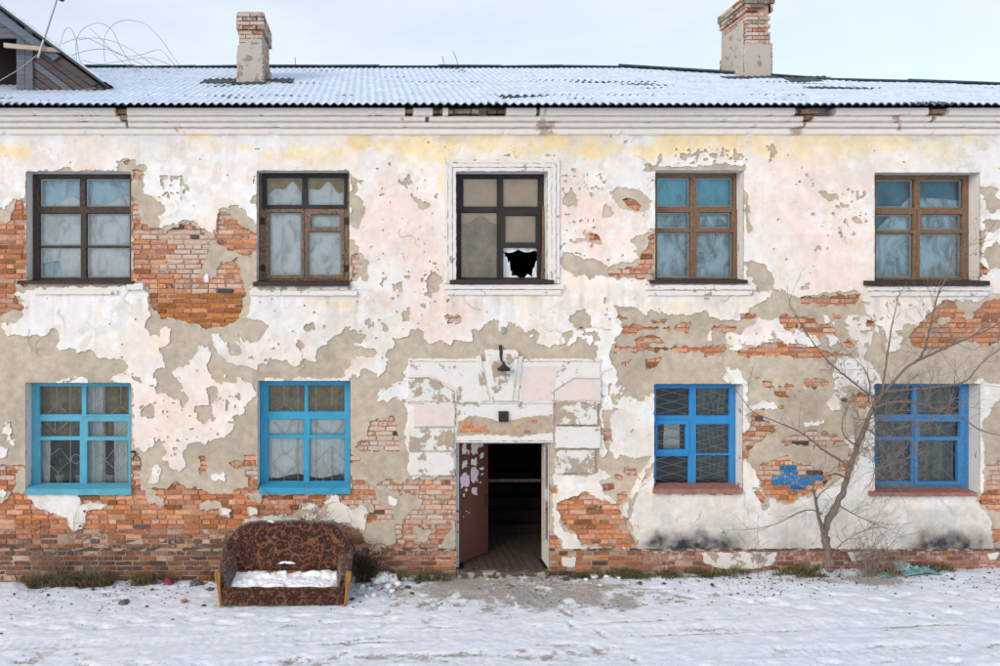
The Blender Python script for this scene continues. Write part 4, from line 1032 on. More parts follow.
W1 = window('U1', [(40,179,79,206),(86,179,129,206),(40,214,80,245),(87,214,129,245),(40,248,80,277),(87,248,129,277)], M['dark_wood'], 'dark brown six-pane window backed with pale blue plastic, upper left', inner='white_paint')
sill(W1, 17, 133, 281, 284, M['dark_sill'], 0.08)
v, f = slab([(36,290),(118,290),(118,294.5),(36,294.5)], -0.06, 0.0, 0.4, 0.005, 3); mobj('sill_moulding', v, f, M['ledge'], W1)
v, f = slab([(128,283.5),(144,283.5),(144,290),(128,290)], -0.07, 0.0, 0.6, 0.008, 3); mobj('sill_moulding', v, f, M['ledge'], W1)
W2 = window('U2', [(267,178,302,205),(308,178,344,205),(270,213,301,275),(312,215,340,227),(309,232,341,275)], M['old_wood'], 'weathered brown window hung with white plastic and ochre rags', sash=[(265,209,304,279),(306,209,344,279)], inner='white_paint')
v, f = frame_with_holes((PW(262,209)[0], PW(347,173)[0], PW(262,209)[1], PW(347,173)[1]), [(PW(267,0)[0], PW(302,0)[0], PW(0,205)[1], PW(0,178)[1]), (PW(308,0)[0], PW(344,0)[0], PW(0,205)[1], PW(0,178)[1])], YF - 0.014, YF - 0.001)
mobj('transom_light', v, f, M['black_wood'], W2, bevel=0.004)
for px, py in ((263,221),(263,268),(346,221),(346,268)):
    p = P(px, py, YF - 0.02); MB().box(p[0] - 0.035, p[0] + 0.035, YF - 0.03, YF, p[2] - 0.045, p[2] + 0.045).out('hinge_plate', M['iron'], W2)
sill(W2, 253, 350, 282, 286, M['dark_sill'], 0.09)
v, f = slab([(282,291),(357,291),(357,295.5),(282,295.5)], -0.07, 0.0, 0.35, 0.005, 3); mobj('sill_moulding', v, f, M['ledge'], W2)
v, f = slab([(250,290),(281.5,290),(281.5,295.5),(250,295.5)], -0.05, 0.0, 0.6, 0.005, 3); mobj('sill_moulding', v, f, M['arch_grey'], W2)
v, f = slab([(256,286.5),(352,286.5),(350,290),(258,290)], -0.035, 0.0, 0.8, 0.005, 3); mobj('sill_moulding', v, f, M['arch_grey'], W2)
W3 = window('U3', [(464,179,497,206),(504,179,538,206),(462,213,497,277),(506,216,536,242),(504,248,537,277)], M['black_wood'], 'black framed window with a torn hole in its lower right pane', sash=[(500,209,541,280)], broken=(4,))
sill(W3, 450, 554, 280, 284, M['dark_sill'], 0.10)
ledge(W3, 445, 563, 284.5, 295)
for k, (o_, pr) in enumerate(((12, 0.050), (8, 0.066), (4, 0.052))):
    a, b, c, d = OPEN['U3']; i_ = o_ - 3.8
    ring = lambda q: (a - q, b - q, c + q, 283.5)
    A = ring(o_); B = ring(i_)
    for poly in ([(A[0], A[1]), (A[2], A[1]), (B[2], B[1]), (B[0], B[1])], [(A[0], A[1]), (B[0], B[1]), (B[0], A[3]), (A[0], A[3])], [(B[2], B[1]), (A[2], A[1]), (A[2], A[3]), (B[2], A[3])]):
        v, f = slab(poly, -pr, -0.004, 0.4, 0.005, 3); mobj('architrave', v, f, M['arch_white' if k else 'ledge'], W3)
# a rotten strip of timber standing in the right reveal
m = MB(); x = opw('U3')[1] - 0.035
m.tube([(x, YF - 0.06, WZ(205)), (x + 0.01, YF - 0.05, WZ(240)), (x - 0.005, YF - 0.06, WZ(279))], [0.014, 0.02, 0.024], 5); m.out('rotten_strip', M['tan_wood'], W3)
W4 = window('U4', [(658,178,690,206),(697,178,733,206),(658,213,690,228),(700,213,731,228),(658,233,690,277),(697,233,733,277)], M['tan_wood'], 'ochre brown window with bright teal panes, right of the framed window', sash=[(694,209,737,281)], inner='white_paint')
sill(W4, 651, 748, 280, 283.5, M['dark_sill'], 0.09); ledge(W4, 644, 754, 285, 295.5)
W5 = window('U5', [(877,180,914,207),(921,180,963,207),(877,215,913,230),(922,215,962,229),(877,234,913,277),(920,234,962,277)], M['tan_wood'], 'ochre brown window with deep teal sheet and white drape, upper right corner', sash=[(917,210,966,281)], inner='white_paint')
sill(W5, 867, 990, 281, 285.5, M['dark_sill'], 0.11); ledge(W5, 866, 988, 286.5, 296)
L1 = window('L1', [(40,387,81,414),(87,387,128,414),(41,422,79,436),(89,422,127,436),(41,441,79,483),(88,441,128,483)], M['cyan'], 'light blue window with white diamond grille and house plants', sash=[(84,417,131,486)])
sill(L1, 26, 131, 489, 495, M['cyan'], 0.05, slope=0.03)
L2 = window('L2', [(269,386,304,411),(309,386,344,411),(269,420,303,434),(311,420,344,434),(269,439,303,481),(310,439,344,481)], M['blue'], 'sky blue window with pale net curtain behind a white grille', inner=None)
sill(L2, 259, 350, 488, 494, M['blue'], 0.05, slope=0.03)
L4 = window('L4', [(657,389,689,415),(697,389,729,415),(658,425,685,449),(697,425,729,453),(657,457,688,485),(697,456,729,485)], M['deep_blue'], 'deep blue window with crossed-bar grille over dark rooms', sash=[(655,420,689,454)])
sill(L4, 654, 742, 489, 494, M['red_sill'], 0.09)
L5 = window('L5', [(877,387,912,414),(918,387,960,414),(877,422,912,436),(920,422,959,436),(877,441,911,481),(918,441,957,481)], M['worn_blue'], 'worn blue window with sunray grille behind the bare tree', sash=[(914,418,964,485)])
sill(L5, 871, 977, 492.5, 496.5, M['red_sill'], 0.10, slope=0.022)

# grilles just inside the glass, one iron-work each
def grille(W, segs, mat, r=0.006, y=YF + 0.062, circ=()):
    m = MB()
    for pl in segs: m.tube([P(px, py, y + random.uniform(-.004, .004)) for px, py in pl], r, 5)
    for (cx, cy, rr) in circ: m.tube([P(cx + rr * math.cos(t), cy + rr * math.sin(t), y) for t in np.linspace(0, 2 * math.pi, 15)], r, 5)
    return m.out('grille', mat, W)
grille(L1, [[(70.5,386),(70.5,484)],[(105,386),(105,484)],[(95,386),(95,484)],[(57,386),(57,404)],[(48,413),(57,404),(67,413)],[(46,422),(55,433),(68,422)],[(55,433),(55,420)],[(44,460),(58,472),(70,461),(60,448),(44,460)],[(58,472),(58,484)],[(121,386),(121,405)],[(112,413),(120,406),(130,413)],[(105,460),(118,446),(130,459),(118,472),(105,460)],[(118,446),(118,484)],[(118,434),(128,424)],[(40,484),(130,484)]], M['iron_white'], 0.007, circ=[(76,459,4.5),(100,459,4.5)])
grille(L2, [[(298,386),(298,483)],[(316,386),(316,483)],[(284,386),(284,404)],[(274,412),(284,404),(296,412)],[(274,422),(284,434),(296,422)],[(272,464),(284,452),(298,464),(284,476),(272,464)],[(284,476),(284,484)],[(332,404),(332,386)],[(332,446),(332,484)],[(316,462),(332,446),(346,462)],[(320,484),(332,466),(346,478)],[(318,426),(332,436),(344,424)],[(268,481),(346,481)],[(271,440),(271,483)]], M['iron_white'], 0.006)
seg = []
for (x0, x1) in ((655,690),(696,731)):
    for y in range(388, 488, 9):
        seg += [[(x0, y), (x1, y + 9)], [(x0, y + 9), (x1, y)]]
grille(L4, seg, M['iron_teal'], 0.0055)
seg = [[(876,484),(962,484)],[(939,484),(939,440)],[(939,466),(958,484)],[(939,466),(920,484)],[(918,455),(939,441),(962,462)],[(930,386),(960,408)],[(918,404),(944,386)],[(945,414),(958,390)],[(876,462),(912,450)],[(876,478),(912,440)],[(884,484),(912,458)],[(876,404),(912,392)],[(884,414),(908,386)],[(952,441),(952,484)],[(920,430),(960,424)],[(878,432),(912,424)]]
grille(L5, seg, M['iron_teal'], 0.006)

# curtains, sheets and boards seen through the panes: each hangs free, so each is a thing
def sheet(name, label, cat, x0, y0, x1, y1, y, mat, top=None, bot=None, fold=0.012, freq=9, seed=0, crease=0.01, group=None):
    nx, nz = 90, 90; u = np.linspace(0, 1, nx); w = np.linspace(0, 1, nz); U, Wt = np.meshgrid(u, w)
    px = x0 + (x1 - x0) * U
    t = np.array([top(k) if top else y0 for k in u]); b = np.array([bot(k) if bot else y1 for k in u])
    py = b[None] + (t - b)[None] * Wt
    k = (12 + y) / FPX; X = CX + (px - 365) * k; Z = CZ + (300 - py) * k
    Y = y + fold * np.sin(U * freq * 2 * math.pi + 2.5 * fbm(px, py, 30, 300 + seed, 2)) * (0.6 + 0.4 * (1 - Wt)) + crease * (1.2 - 2.6 * np.abs(fbm(px + 6 * fbm(px, py, 20, 330 + seed, 2), py * 0.7, 20, 310 + seed, 3, 0.5)))
    base = (float(X.mean()), y, float(Z.min())); e = empty(name, base, label, cat, group) if False else None
    V = np.stack([X, Y, Z], -1) - np.array(base)
    o = grid_mesh(name, V, mat); o.location = base
    so_ = o.modifiers.new('thickness', 'SOLIDIFY'); so_.thickness = 0.003
    return tag(o, label, cat, group)
YS = YF + 0.095
sheet('backing_sheet', 'pale blue plastic sheet closing the upper left dark window', 'plastic sheet', 30, 172, 136, 286, YS + 0.05, M['film_blue'], fold=0.008, freq=3, seed=1)
sheet('plastic_drape', 'white plastic drape sagging in two swags behind the upper left window', 'plastic sheet', 30, 190, 134, 286, YS, M['film'], top=lambda u: 196 + 9 * abs(math.sin(u * math.pi * 2 + 0.6)) - 14 * max(0, u - 0.8) , bot=lambda u: (258 + 14 * max(0, 0.5 - u) if 0.12 < u < 0.3 else 286), fold=0.008, freq=4, seed=2, crease=0.015)
sheet('plastic_sheet', 'creased white plastic sheet filling the weathered brown window', 'plastic sheet', 256, 172, 352, 288, YS, M['film'], fold=0.004, freq=5, seed=3, crease=0.014)
sheet('ochre_valance', 'ochre rag hanging across the top panes of the weathered window', 'curtain', 262, 174, 350, 190, YS - 0.014, M['ochre'], bot=lambda u: 188 + 4 * math.sin(u * 15) + 3 * math.sin(u * 31), fold=0.004, freq=8, seed=4, crease=0.004)
sheet('cardboard_panel', 'tan board closing the top and left panes of the black window', 'board', 455, 172, 502, 284, YF + 0.064, M['tan'], fold=0.0, crease=0.002, seed=5)
sheet('cardboard_panel', 'tan board behind the upper right panes of the black window', 'board', 502, 172, 546, 246, YF + 0.066, M['tan'], fold=0.0, crease=0.002, seed=6)
sheet('torn_film', 'crumpled clear film hanging in the tall left pane of the black window', 'plastic sheet', 458, 222, 501, 284, YF + 0.054, M['olivefilm'], top=lambda u: 220 + 4 * math.sin(u * 9), bot=lambda u: 282, fold=0.003, freq=3, seed=7, crease=0.003)
sheet('film_shred', 'torn white film shred left of the hole in the black window', 'plastic sheet', 502, 247, 512, 282, YF + 0.05, M['film'], top=lambda u: 248 + 13 * u ** 0.7 + 10 * u ** 3 + 2.5 * abs(math.sin(u * 9)) + 2 * math.sin(u * 23), bot=lambda u: 281, fold=0.008, freq=1, seed=8, crease=0.02)
sheet('film_shred', 'torn white film shred right of the hole in the black window', 'plastic sheet', 531, 247, 540, 282, YF + 0.05, M['film'], top=lambda u: 279 - 31 * u ** 0.8 + 3.0 * abs(math.sin(u * 7 + 1)) + 1.5 * math.sin(u * 21), bot=lambda u: 281, fold=0.008, freq=1, seed=9, crease=0.02)
sheet('film_shred', 'crumpled strip of torn film along the bottom of the hole in the black window', 'plastic sheet', 502, 272, 541, 283, YF + 0.058, M['film'], top=lambda u: 270 + 6 * math.sin(u * 3.1) ** 0.7 + 2.2 * abs(math.sin(u * 8 + 1)) - 1.5 * math.sin(u * 21), fold=0.006, freq=3, seed=31, crease=0.02)
sheet('film_shred', 'strip of torn white film above the hole in the black window', 'plastic sheet', 502, 246, 540, 252, YF + 0.055, M['film'], bot=lambda u: 251 - 1.5 * math.sin(u * 3.1) + 2.6 * abs(math.sin(u * 7.3)), fold=0.006, freq=2, seed=10, crease=0.02)
sheet('teal_sheet', 'bright teal sheet standing in for blue inner frame and reflected sky in the ochre window right of the framed one', 'plastic sheet', 654, 172, 742, 216, YS, M['teal'], fold=0.004, freq=2, seed=11)  # teal colour stands in for the blue inner frame and the sky's reflection
sheet('frosted_film', 'frosted bluish film behind the lower panes of the teal ochre window', 'plastic sheet', 654, 212, 742, 284, YS + 0.02, M['frost'], fold=0.005, freq=3, seed=12, crease=0.012)
sheet('teal_sheet', 'deep teal sheet behind the ochre window at the upper right corner', 'plastic sheet', 872, 173, 980, 284, YS + 0.05, M['deep_teal'], fold=0.004, freq=2, seed=13)
sheet('plastic_drape', 'white drape slung diagonally behind the upper right corner window', 'plastic sheet', 874, 190, 976, 284, YS, M['frost'], top=lambda u: (232 - 42 * min(1, u / 0.42) if u < 0.42 else 197 + 8 * (u - .42)), fold=0.006, freq=3, seed=14, crease=0.012)
sheet('net_curtain', 'grey net curtain in the sky blue window', 'curtain', 264, 418, 350, 480, YS + 0.0, M['net'], bot=lambda u: 476 + 2 * math.sin(u * 12), fold=0.010, freq=10, seed=15, crease=0.004)
sheet('olive_valance', 'olive brown valance across the top of the sky blue window', 'curtain', 264, 380, 350, 428, YS + 0.04, M['olive'], fold=0.02, freq=9, seed=16)
sheet('net_curtain', 'white net curtain strip at the right edge of the light blue window', 'curtain', 114, 420, 134, 488, YS + 0.06, M['net'], fold=0.015, freq=4, seed=25)
sheet('grey_curtain', 'grey-green curtain behind the sunray grille of the worn blue window', 'curtain', 872, 384, 980, 492, YS + 0.06, M['darkcurtain'], fold=0.02, freq=9, seed=26)
sheet('net_curtain', 'narrow grey net curtain at the left of the light blue window', 'curtain', 33, 440, 50, 488, YS + 0.05, M['net'], fold=0.015, freq=3, seed=17)
sheet('net_curtain', 'grey net curtain right of the mullion of the light blue window', 'curtain', 85, 386, 104, 488, YS + 0.05, M['net'], fold=0.018, freq=4, seed=18)
sheet('olive_valance', 'dim olive curtain across the top of the light blue window', 'curtain', 33, 384, 134, 438, YS + 0.16, M['olive'], fold=0.03, freq=9, seed=19)
sheet('dark_curtain', 'grey-green curtain in the right half of the deep blue window', 'curtain', 698, 386, 744, 490, YS + 0.05, M['darkcurtain'], fold=0.03, freq=5, seed=20)
sheet('net_curtain', 'pale scrap of curtain behind the small casement of the deep blue window', 'curtain', 664, 424, 680, 452, YS + 0.05, M['net'], fold=0.015, freq=3, seed=21)
random.seed(33)
for i, (px, lab) in enumerate(((60, 'white potted plant under the left diamond of the light blue window'), (80, 'white potted plant beside the mullion of the light blue window'), (110, 'white potted plant under the right diamond of the light blue window'))):
    b = P(px, 489, YS + 0.13); e = empty('potted_plant', (b[0], b[1], opw('L1')[2] + 0.02), lab, 'plant', 'plants on the light blue window sill')
    MB().lathe([(0.05, 0), (0.075, 0.16), (0.08, 0.165), (0.068, 0.16), (0.055, 0.1)], sides=14).out('pot', M['pot'], e, True)
    m = MB()
    for k in range(26):
        a = random.uniform(0, 6.28); h = random.uniform(0.2, 0.5); s = random.uniform(0.05, 0.16); t = random.uniform(0.02, 0.045)
        tip = (s * math.cos(a), s * math.sin(a), h); side = (-math.sin(a) * t, math.cos(a) * t, 0)
        mid = (tip[0] * 0.6, tip[1] * 0.6, h * 0.75)
        m.add([(0, 0, 0.14), (mid[0] + side[0], mid[1] + side[1], mid[2]), tip, (mid[0] - side[0], mid[1] - side[1], mid[2] + 0.01)], [(0, 1, 2, 3)])
    m.out('leaves', M['leaf'], e)
MB().box(X0 + 0.5, X1 - 0.5, WALL_T + 0.008, WALL_T + 0.012, 3.05, 3.2).out('room_lintel', M['room'], HOUSE)

# ------------------------------------------------------------------ entrance surround
random.seed(41)
PORT = mobj('entrance_surround', *slab([(408,361),(599.5,361),(599.5,402),(456,402),(456,441),(549,441),(549,402.5),(599.5,402.5),(599.5,474),(549.5,474),(549.5,442),(455.5,442),(455.5,474.5),(409,474.5)], -0.038, -0.004, 0.3, 0.004, 4), M['arch_white'], HOUSE) if False else None
v, f = slab([(408,361),(599.5,361),(599.5,402),(408,402)], -0.045, -0.003, 0.4, 0.008, 3)
PORT = mobj('entrance_surround', v, f, M['arch_white'], HOUSE)
v, f = slab([(408,358.5),(476,358.5),(476,361.2),(408,361.2)], -0.06, -0.003, 0.5, 0.006, 3); mobj('hood_moulding', v, f, M['ledge'], PORT)
v, f = slab([(523,358.5),(600,358.5),(600,361.2),(523,361.2)], -0.06, -0.003, 0.5, 0.006, 3); mobj('hood_moulding', v, f, M['ledge'], PORT)
v, f = slab([(522,366),(566,366),(556,372),(553,391),(553,400),(520,400)], -0.050, -0.044, 0.5, 0.003, 3); mobj('panel', v, f, M['arch_pink'], PORT)
v, f = slab([(456,402.6),(553,402.6),(553,440.6),(456,440.6)], -0.030, -0.003, 0.3, 0.006, 3); mobj('lintel', v, f, M['arch_white'], PORT)
v, f = slab([(457,422),(470,415),(486,417),(500,422),(520,418),(552,414),(552,432),(520,436),(480,434),(457,436)], -0.0345, -0.028, 1.0, 0.002, 2.5); mobj('bare_patch', v, f, M['bare'], PORT)
for (bx, by, l, cc) in ((458,431,11,0),(470,431,11,0),(482,431,7,0),(462,427,12,0),(475,427,12,0),(464,423,9,0),(499,432,6,1),(510,432,5,1),(524,432,7,1),(531,421,6,1),(516,426,4,1)):
    o = bpy.data.objects.new('brick', bm_shared[random.randrange(10)]); COL.objects.link(o); o.parent = PORT
    p = P(bx + l / 2, by, -0.038); o.location = (p[0], -0.0375, p[2]); o.scale = (l / 64, 0.5, 0.055); o.color = random.choice(PAL) + (0.15 + 0.15 * cc,)
v, f = slab([(455,440.8),(553,440.8),(553,442.2),(455,442.2)], -0.040, 0.02, 0.2, 0.004, 3); mobj('drip_edge', v, f, M['ledge'], PORT)
blk = [([(408,378),(429,378),(455,391.5),(455,401),(408,401)], 'arch_grey'), ([(413.5,403),(454.5,403),(454.5,426),(413.5,426)], 'arch_pink'), ([(409,428),(453.5,428),(453.5,450),(409,450)], 'arch_grey'), ([(409,452),(454,452),(454,474.5),(409,474.5)], 'arch_white'),
       ([(553.5,391.5),(574,378.5),(600,379.5),(600,400.5),(553.5,400.5)], 'arch_pink'), ([(555,402.5),(596.5,402.5),(596.5,424),(555,424)], 'arch_grey'), ([(555,426),(599.5,426),(599.5,447.5),(555,447.5)], 'arch_white'), ([(555,450),(594,450),(594,472.5),(555,472.5)], 'arch_grey')]
for poly, mt in blk:
    v, f = slab(poly, -0.068, -0.003, 0.6, 0.010, 3); mobj('plaster_block', v, f, M[mt], PORT)
# chamfer mouldings over the top blocks
for pts in ([(408,377),(429.5,376.5),(456,390.5),(456,401)], [(553,401),(552.8,390.5),(573.5,377),(600,377.5)]):
    m = MB(); m.tube([P(a, b, -0.062) for a, b in pts], 0.014, 6); m.out('bead_moulding', M['ledge'], PORT)
v, f = slab([(475.5,356),(480,355),(489,400.5),(481.5,400.5)], -0.066, -0.003, 0.6, 0.006, 3); mobj('keystone_rib', v, f, M['arch_grey'], PORT)
v, f = slab([(515,357),(522.5,356),(517,400.5),(510,400.5)], -0.066, -0.003, 0.6, 0.006, 3); mobj('keystone_rib', v, f, M['arch_pink'], PORT)
v, f = slab([(484,351),(486,349.5),(515,349.5),(518,353),(512,400.5),(491.5,400.5)], -0.080, -0.003, 0.6, 0.010, 3); mobj('keystone', v, f, M['arch_white'], PORT)
v, f = slab([(488,354),(514,354),(509,375),(506,384),(494,384)], -0.088, -0.078, 0.9, 0.004, 3); mobj('keystone_face', v, f, M['arch_grey'], PORT)
v, f = slab([(407.5,401.6),(600.5,401.6),(600.5,403),(407.5,403)], -0.052, -0.002, 0.3, 0.004, 3); mobj('string_moulding', v, f, M['arch_grey'], PORT)
p = P(503.5, 416.5, -0.05); bx_ = MB().box(p[0] - 0.075, p[0] + 0.075, -0.075, -0.028, p[2] - 0.08, p[2] + 0.08); bx_.box(p[0] + 0.0, p[0] + 0.055, -0.079, -0.0745, p[2] - 0.055, p[2] - 0.035)
bx_.out('junction_box', M['iron'], HOUSE, bevel=0.006)
p = P(503, 330, -0.03); MB().box(p[0] - 0.03, p[0] + 0.03, -0.05, -0.02, p[2] - 0.05, p[2] + 0.05).out('cable_box', M['galv'], HOUSE, bevel=0.005)
# lamp bracket over the keystone
b = P(500, 361, -0.02); e = empty('wall_lamp', b, 'rusty iron lamp bracket and shade above the keystone', 'lamp')
m = MB(); m.tube([(0, -0.03, 0.25), (0.005, -0.05, 0.16), (0.0, -0.10, 0.02)], [0.022, 0.030, 0.014], 6); m.out('bracket', M['iron'], e)
m = MB(); m.lathe([(0.02, 0.09), (0.028, 0.05), (0.095, 0.0), (0.10, -0.035), (0.085, -0.035), (0.02, 0.04)], (0.03, -0.17, -0.10), 14); m.out('lamp_shade', M['iron'], e, True)
m = MB(); m.tube([(0, -0.10, 0.02), (0.02, -0.15, 0.0), (0.03, -0.17, -0.02)], 0.012, 5); m.out('arm', M['iron'], e)

# ------------------------------------------------------------------ door
random.seed(42)
a, b, c, d = opw('D')
fr = MB(); fr.box(a + 0.002, a + 0.055, 0.06, 0.16, FZ - 0.02, d - 0.002); fr.box(b - 0.05, b - 0.002, 0.10, 0.20, FZ + 0.35, d - 0.002); fr.box(a + 0.057, b - 0.052, 0.06, 0.16, d - 0.05, d - 0.002)
fr.out('door_frame', M['doorframe'], HOUSE, bevel=0.004)
for z0, z1 in ((WZ(488), WZ(447)), (WZ(540), WZ(501))):
    v = MB().box(b - 0.075, b - 0.045, 0.03, 0.095, z0, z1); v.out('splintered_jamb', M['pale_board'], HOUSE, bevel=0.006)
DW, DH, DT = 0.80, d - 0.055 - FZ - 0.02, 0.045
door = mobj('door', *(lambda m: (m.v, m.f))(MB().box(0, DW, 0, DT, 0, DH)), M['door'], HOUSE, bevel=0.004)
door.location = (a + 0.06, 0.12, FZ + 0.015); ang = R(46); door.rotation_euler = (0, 0, ang); door['label'] = 'red-brown wooden door standing open inwards, covered in torn leaflets'
def leaflet(u, z, w, h, mat, seed):
    r = random.Random(seed); n = 14; pts = []
    for k in range(n):
        t = 2 * math.pi * k / n; ca, sa = math.cos(t), math.sin(t); m_ = max(abs(ca), abs(sa)); q = r.choice([1.0, 0.95, 0.9, 0.6, 0.75])
        pts.append((u + ca / m_ * w / 2 * q, -0.004, z + sa / m_ * h / 2 * q))
    v = pts + [(x, -0.0005, zz) for x, _, zz in pts]; f = [tuple(range(n))] + [(k, n + k, n + (k + 1) % n, (k + 1) % n) for k in range(n)]
    mobj('leaflet', v, f, M[mat], door)
lf = [(0.14, 0.94, 0.16, 0.2), (0.14, 0.80, 0.18, 0.12), (0.42, 0.92, 0.22, 0.22), (0.60, 0.95, 0.14, 0.14), (0.40, 0.80, 0.16, 0.14), (0.62, 0.84, 0.12, 0.10), (0.25, 0.90, 0.06, 0.08), (0.15, 0.66, 0.26, 0.24), (0.42, 0.68, 0.22, 0.28), (0.62, 0.72, 0.14, 0.05), (0.63, 0.67, 0.1, 0.03), (0.42, 0.54, 0.18, 0.16), (0.19, 0.57, 0.08, 0.05), (0.13, 0.53, 0.05, 0.05), (0.58, 0.60, 0.05, 0.03), (0.20, 0.38, 0.03, 0.02), (0.12, 0.34, 0.02, 0.02), (0.26, 0.36, 0.02, 0.02)]
for i, (u, t, w, h) in enumerate(lf): leaflet(u, 0.72 * DH + (t - 0.7) * DH * 0.95, w, h, 'paper_pink' if i in (7, 8, 11) else 'paper', i)
MB().box(DW - 0.10, DW - 0.06, -0.05, -0.002, DH * 0.42, DH * 0.42 + 0.16).out('handle', M['iron'], door, bevel=0.005)
# worn concrete step
v = MB().box(a + 0.004, b - 0.004, -0.14, 0.066, -0.35, FZ - 0.034); v.out('door_step', M['plinthcap'], HOUSE, bevel=0.02)
# ------------------------------------------------------------------ roof
random.seed(51)
ZE, SL, YE = 7.14, 0.40, -0.50
def roof_z(y): return ZE + SL * (y - YE)
_rx = [P(620, 0, 5.0)[0], P(725, 0, 3.6)[0], P(820, 0, 2.56)[0], P(1000, 0, 1.79)[0], 12.6]
_ry = [5.0, 3.65, 2.62, 1.85, 1.35]
def RY(x): return np.interp(x, [-13] + _rx, [5.0] + _ry)
ROOF = mobj('roof', *(lambda m: (m.v, m.f))(MB().add(
    [(-12.6, -0.28, roof_z(-0.28) - 0.05), (12.6, -0.28, roof_z(-0.28) - 0.05), (12.6, 1.3, roof_z(1.3) - 0.05), (_rx[3], _ry[3], roof_z(_ry[3]) - 0.05), (_rx[2], _ry[2], roof_z(_ry[2]) - 0.05), (_rx[1], _ry[1], roof_z(_ry[1]) - 0.05), (_rx[0], 5.0, roof_z(5) - 0.05), (-12.6, 5.0, roof_z(5) - 0.05),
     (-12.6, 10.4, 7.0), (12.6, 10.4, 7.0), (_rx[0], 10.4, 7.0)], [(0, 1, 2, 3, 4, 5, 6, 7), (7, 6, 10, 8), (6, 5, 4, 3, 2, 9, 10)])), M['roof'], HOUSE)
CP, CA = 0.1225, 0.036
rows = [YE, 0.42, 1.34, 2.26, 3.18, 4.10, 5.02]
def sheet_h(x, t): return 0.010 + 0.016 * (1 - t) + CA * 0.5 * (1 + np.cos(2 * math.pi * x / CP))
for j in range(6):
    x = -12.6 + (0.3 if j % 2 else 0.0); 
    while x < 12.5:
        w = 0.98; nx = 49; u = np.linspace(x, x + w + 0.05, nx); y0 = rows[j] + random.uniform(-0.015, 0.015); y1 = rows[j + 1] + 0.1
        lim = RY(u) + 0.02
        if lim.max() > y0 + 0.1:
            n = 4; V = np.zeros((n + 1, nx, 3)); dx = random.uniform(-0.006, 0.006); lift = random.uniform(0, 0.006)
            for r in range(n + 1):
                rr = max(r - 1, 0) / (n - 1); yy = np.minimum(y0 + (y1 - y0) * rr, np.maximum(lim, y0 + 0.01)); t = (yy - y0) / (rows[j + 1] - rows[j])
                V[r, :, 0] = u; V[r, :, 1] = yy; V[r, :, 2] = roof_z(yy) + sheet_h(u, t) + lift - (0.009 if r == 0 else 0)
            grid_mesh('roof_sheet', V, M['roof'], ROOF)
        x += w
# ridge caps along ridge and hip
pts = [(-12.6, 5.0)] + list(zip(_rx, _ry)); m = None
for (xa, ya), (xb, yb) in zip(pts[:-1], pts[1:]):
    n = max(1, int((xb - xa) / 1.3))
    for k in range(n):
        t0, t1 = k / n, (k + 1) / n; A = Vector((xa + (xb - xa) * t0, ya + (yb - ya) * t0, 0)); B = Vector((xa + (xb - xa) * t1 + 0.05, ya + (yb - ya) * t1, 0))
        A.z = roof_z(A.y) + 0.045 + random.uniform(0, 0.03); B.z = roof_z(B.y) + 0.055 + random.uniform(-0.01, 0.02)
        MB().bar(A, B, 0.03, 0.26, up=(0, 1, 0)).out('ridge_cap', M['ridge'], ROOF, bevel=0.008)
# snow lying on the sheets
nx, nt_ = 1260, 190; u = np.linspace(-12.58, 12.58, nx); tt = np.linspace(0, 1, nt_)
U, T = np.meshgrid(u, tt); Yr = (YE + 0.022) + (RY(U) + 0.01 - YE) * T
rid = np.clip(np.searchsorted(np.array(rows), Yr, side='right') - 1, 0, 5); lo = np.array(rows)[rid]; tl = (Yr - lo) / 0.92
nse = fbm(U * 60, Yr * 60, 30, 401, 4, 0.6); nse2 = fbm(U * 60, Yr * 60, 5, 411, 3, 0.6)
corr = np.cos(2 * math.pi * U / CP)
dip = (1 - sstep(0.02, 0.13, tl)) * (0.004 + 0.024 * np.clip(nse * 1.4 + 0.15 + 0.7 * nse2, 0, 1))
bare = 0.03 * np.clip(fbm(U * 30, Yr * 120, 45, 421, 4) - 0.30, 0, 1) / 0.4
hgt = 0.0560 + 0.0100 * corr + 0.010 * (1 - tl) + 0.004 * nse + 0.003 * nse2 - dip - bare
hgt = np.where(T < 0.001, 0.016 + CA * 0.5 * (1 + corr) , hgt)
V = np.stack([U, Yr, roof_z(Yr) + hgt], -1)
o = grid_mesh('roof_snow', V, M['roofsnow'], None); tag(o, 'thin blue-white snow lying on the corrugated roof', 'snow', kind='stuff')

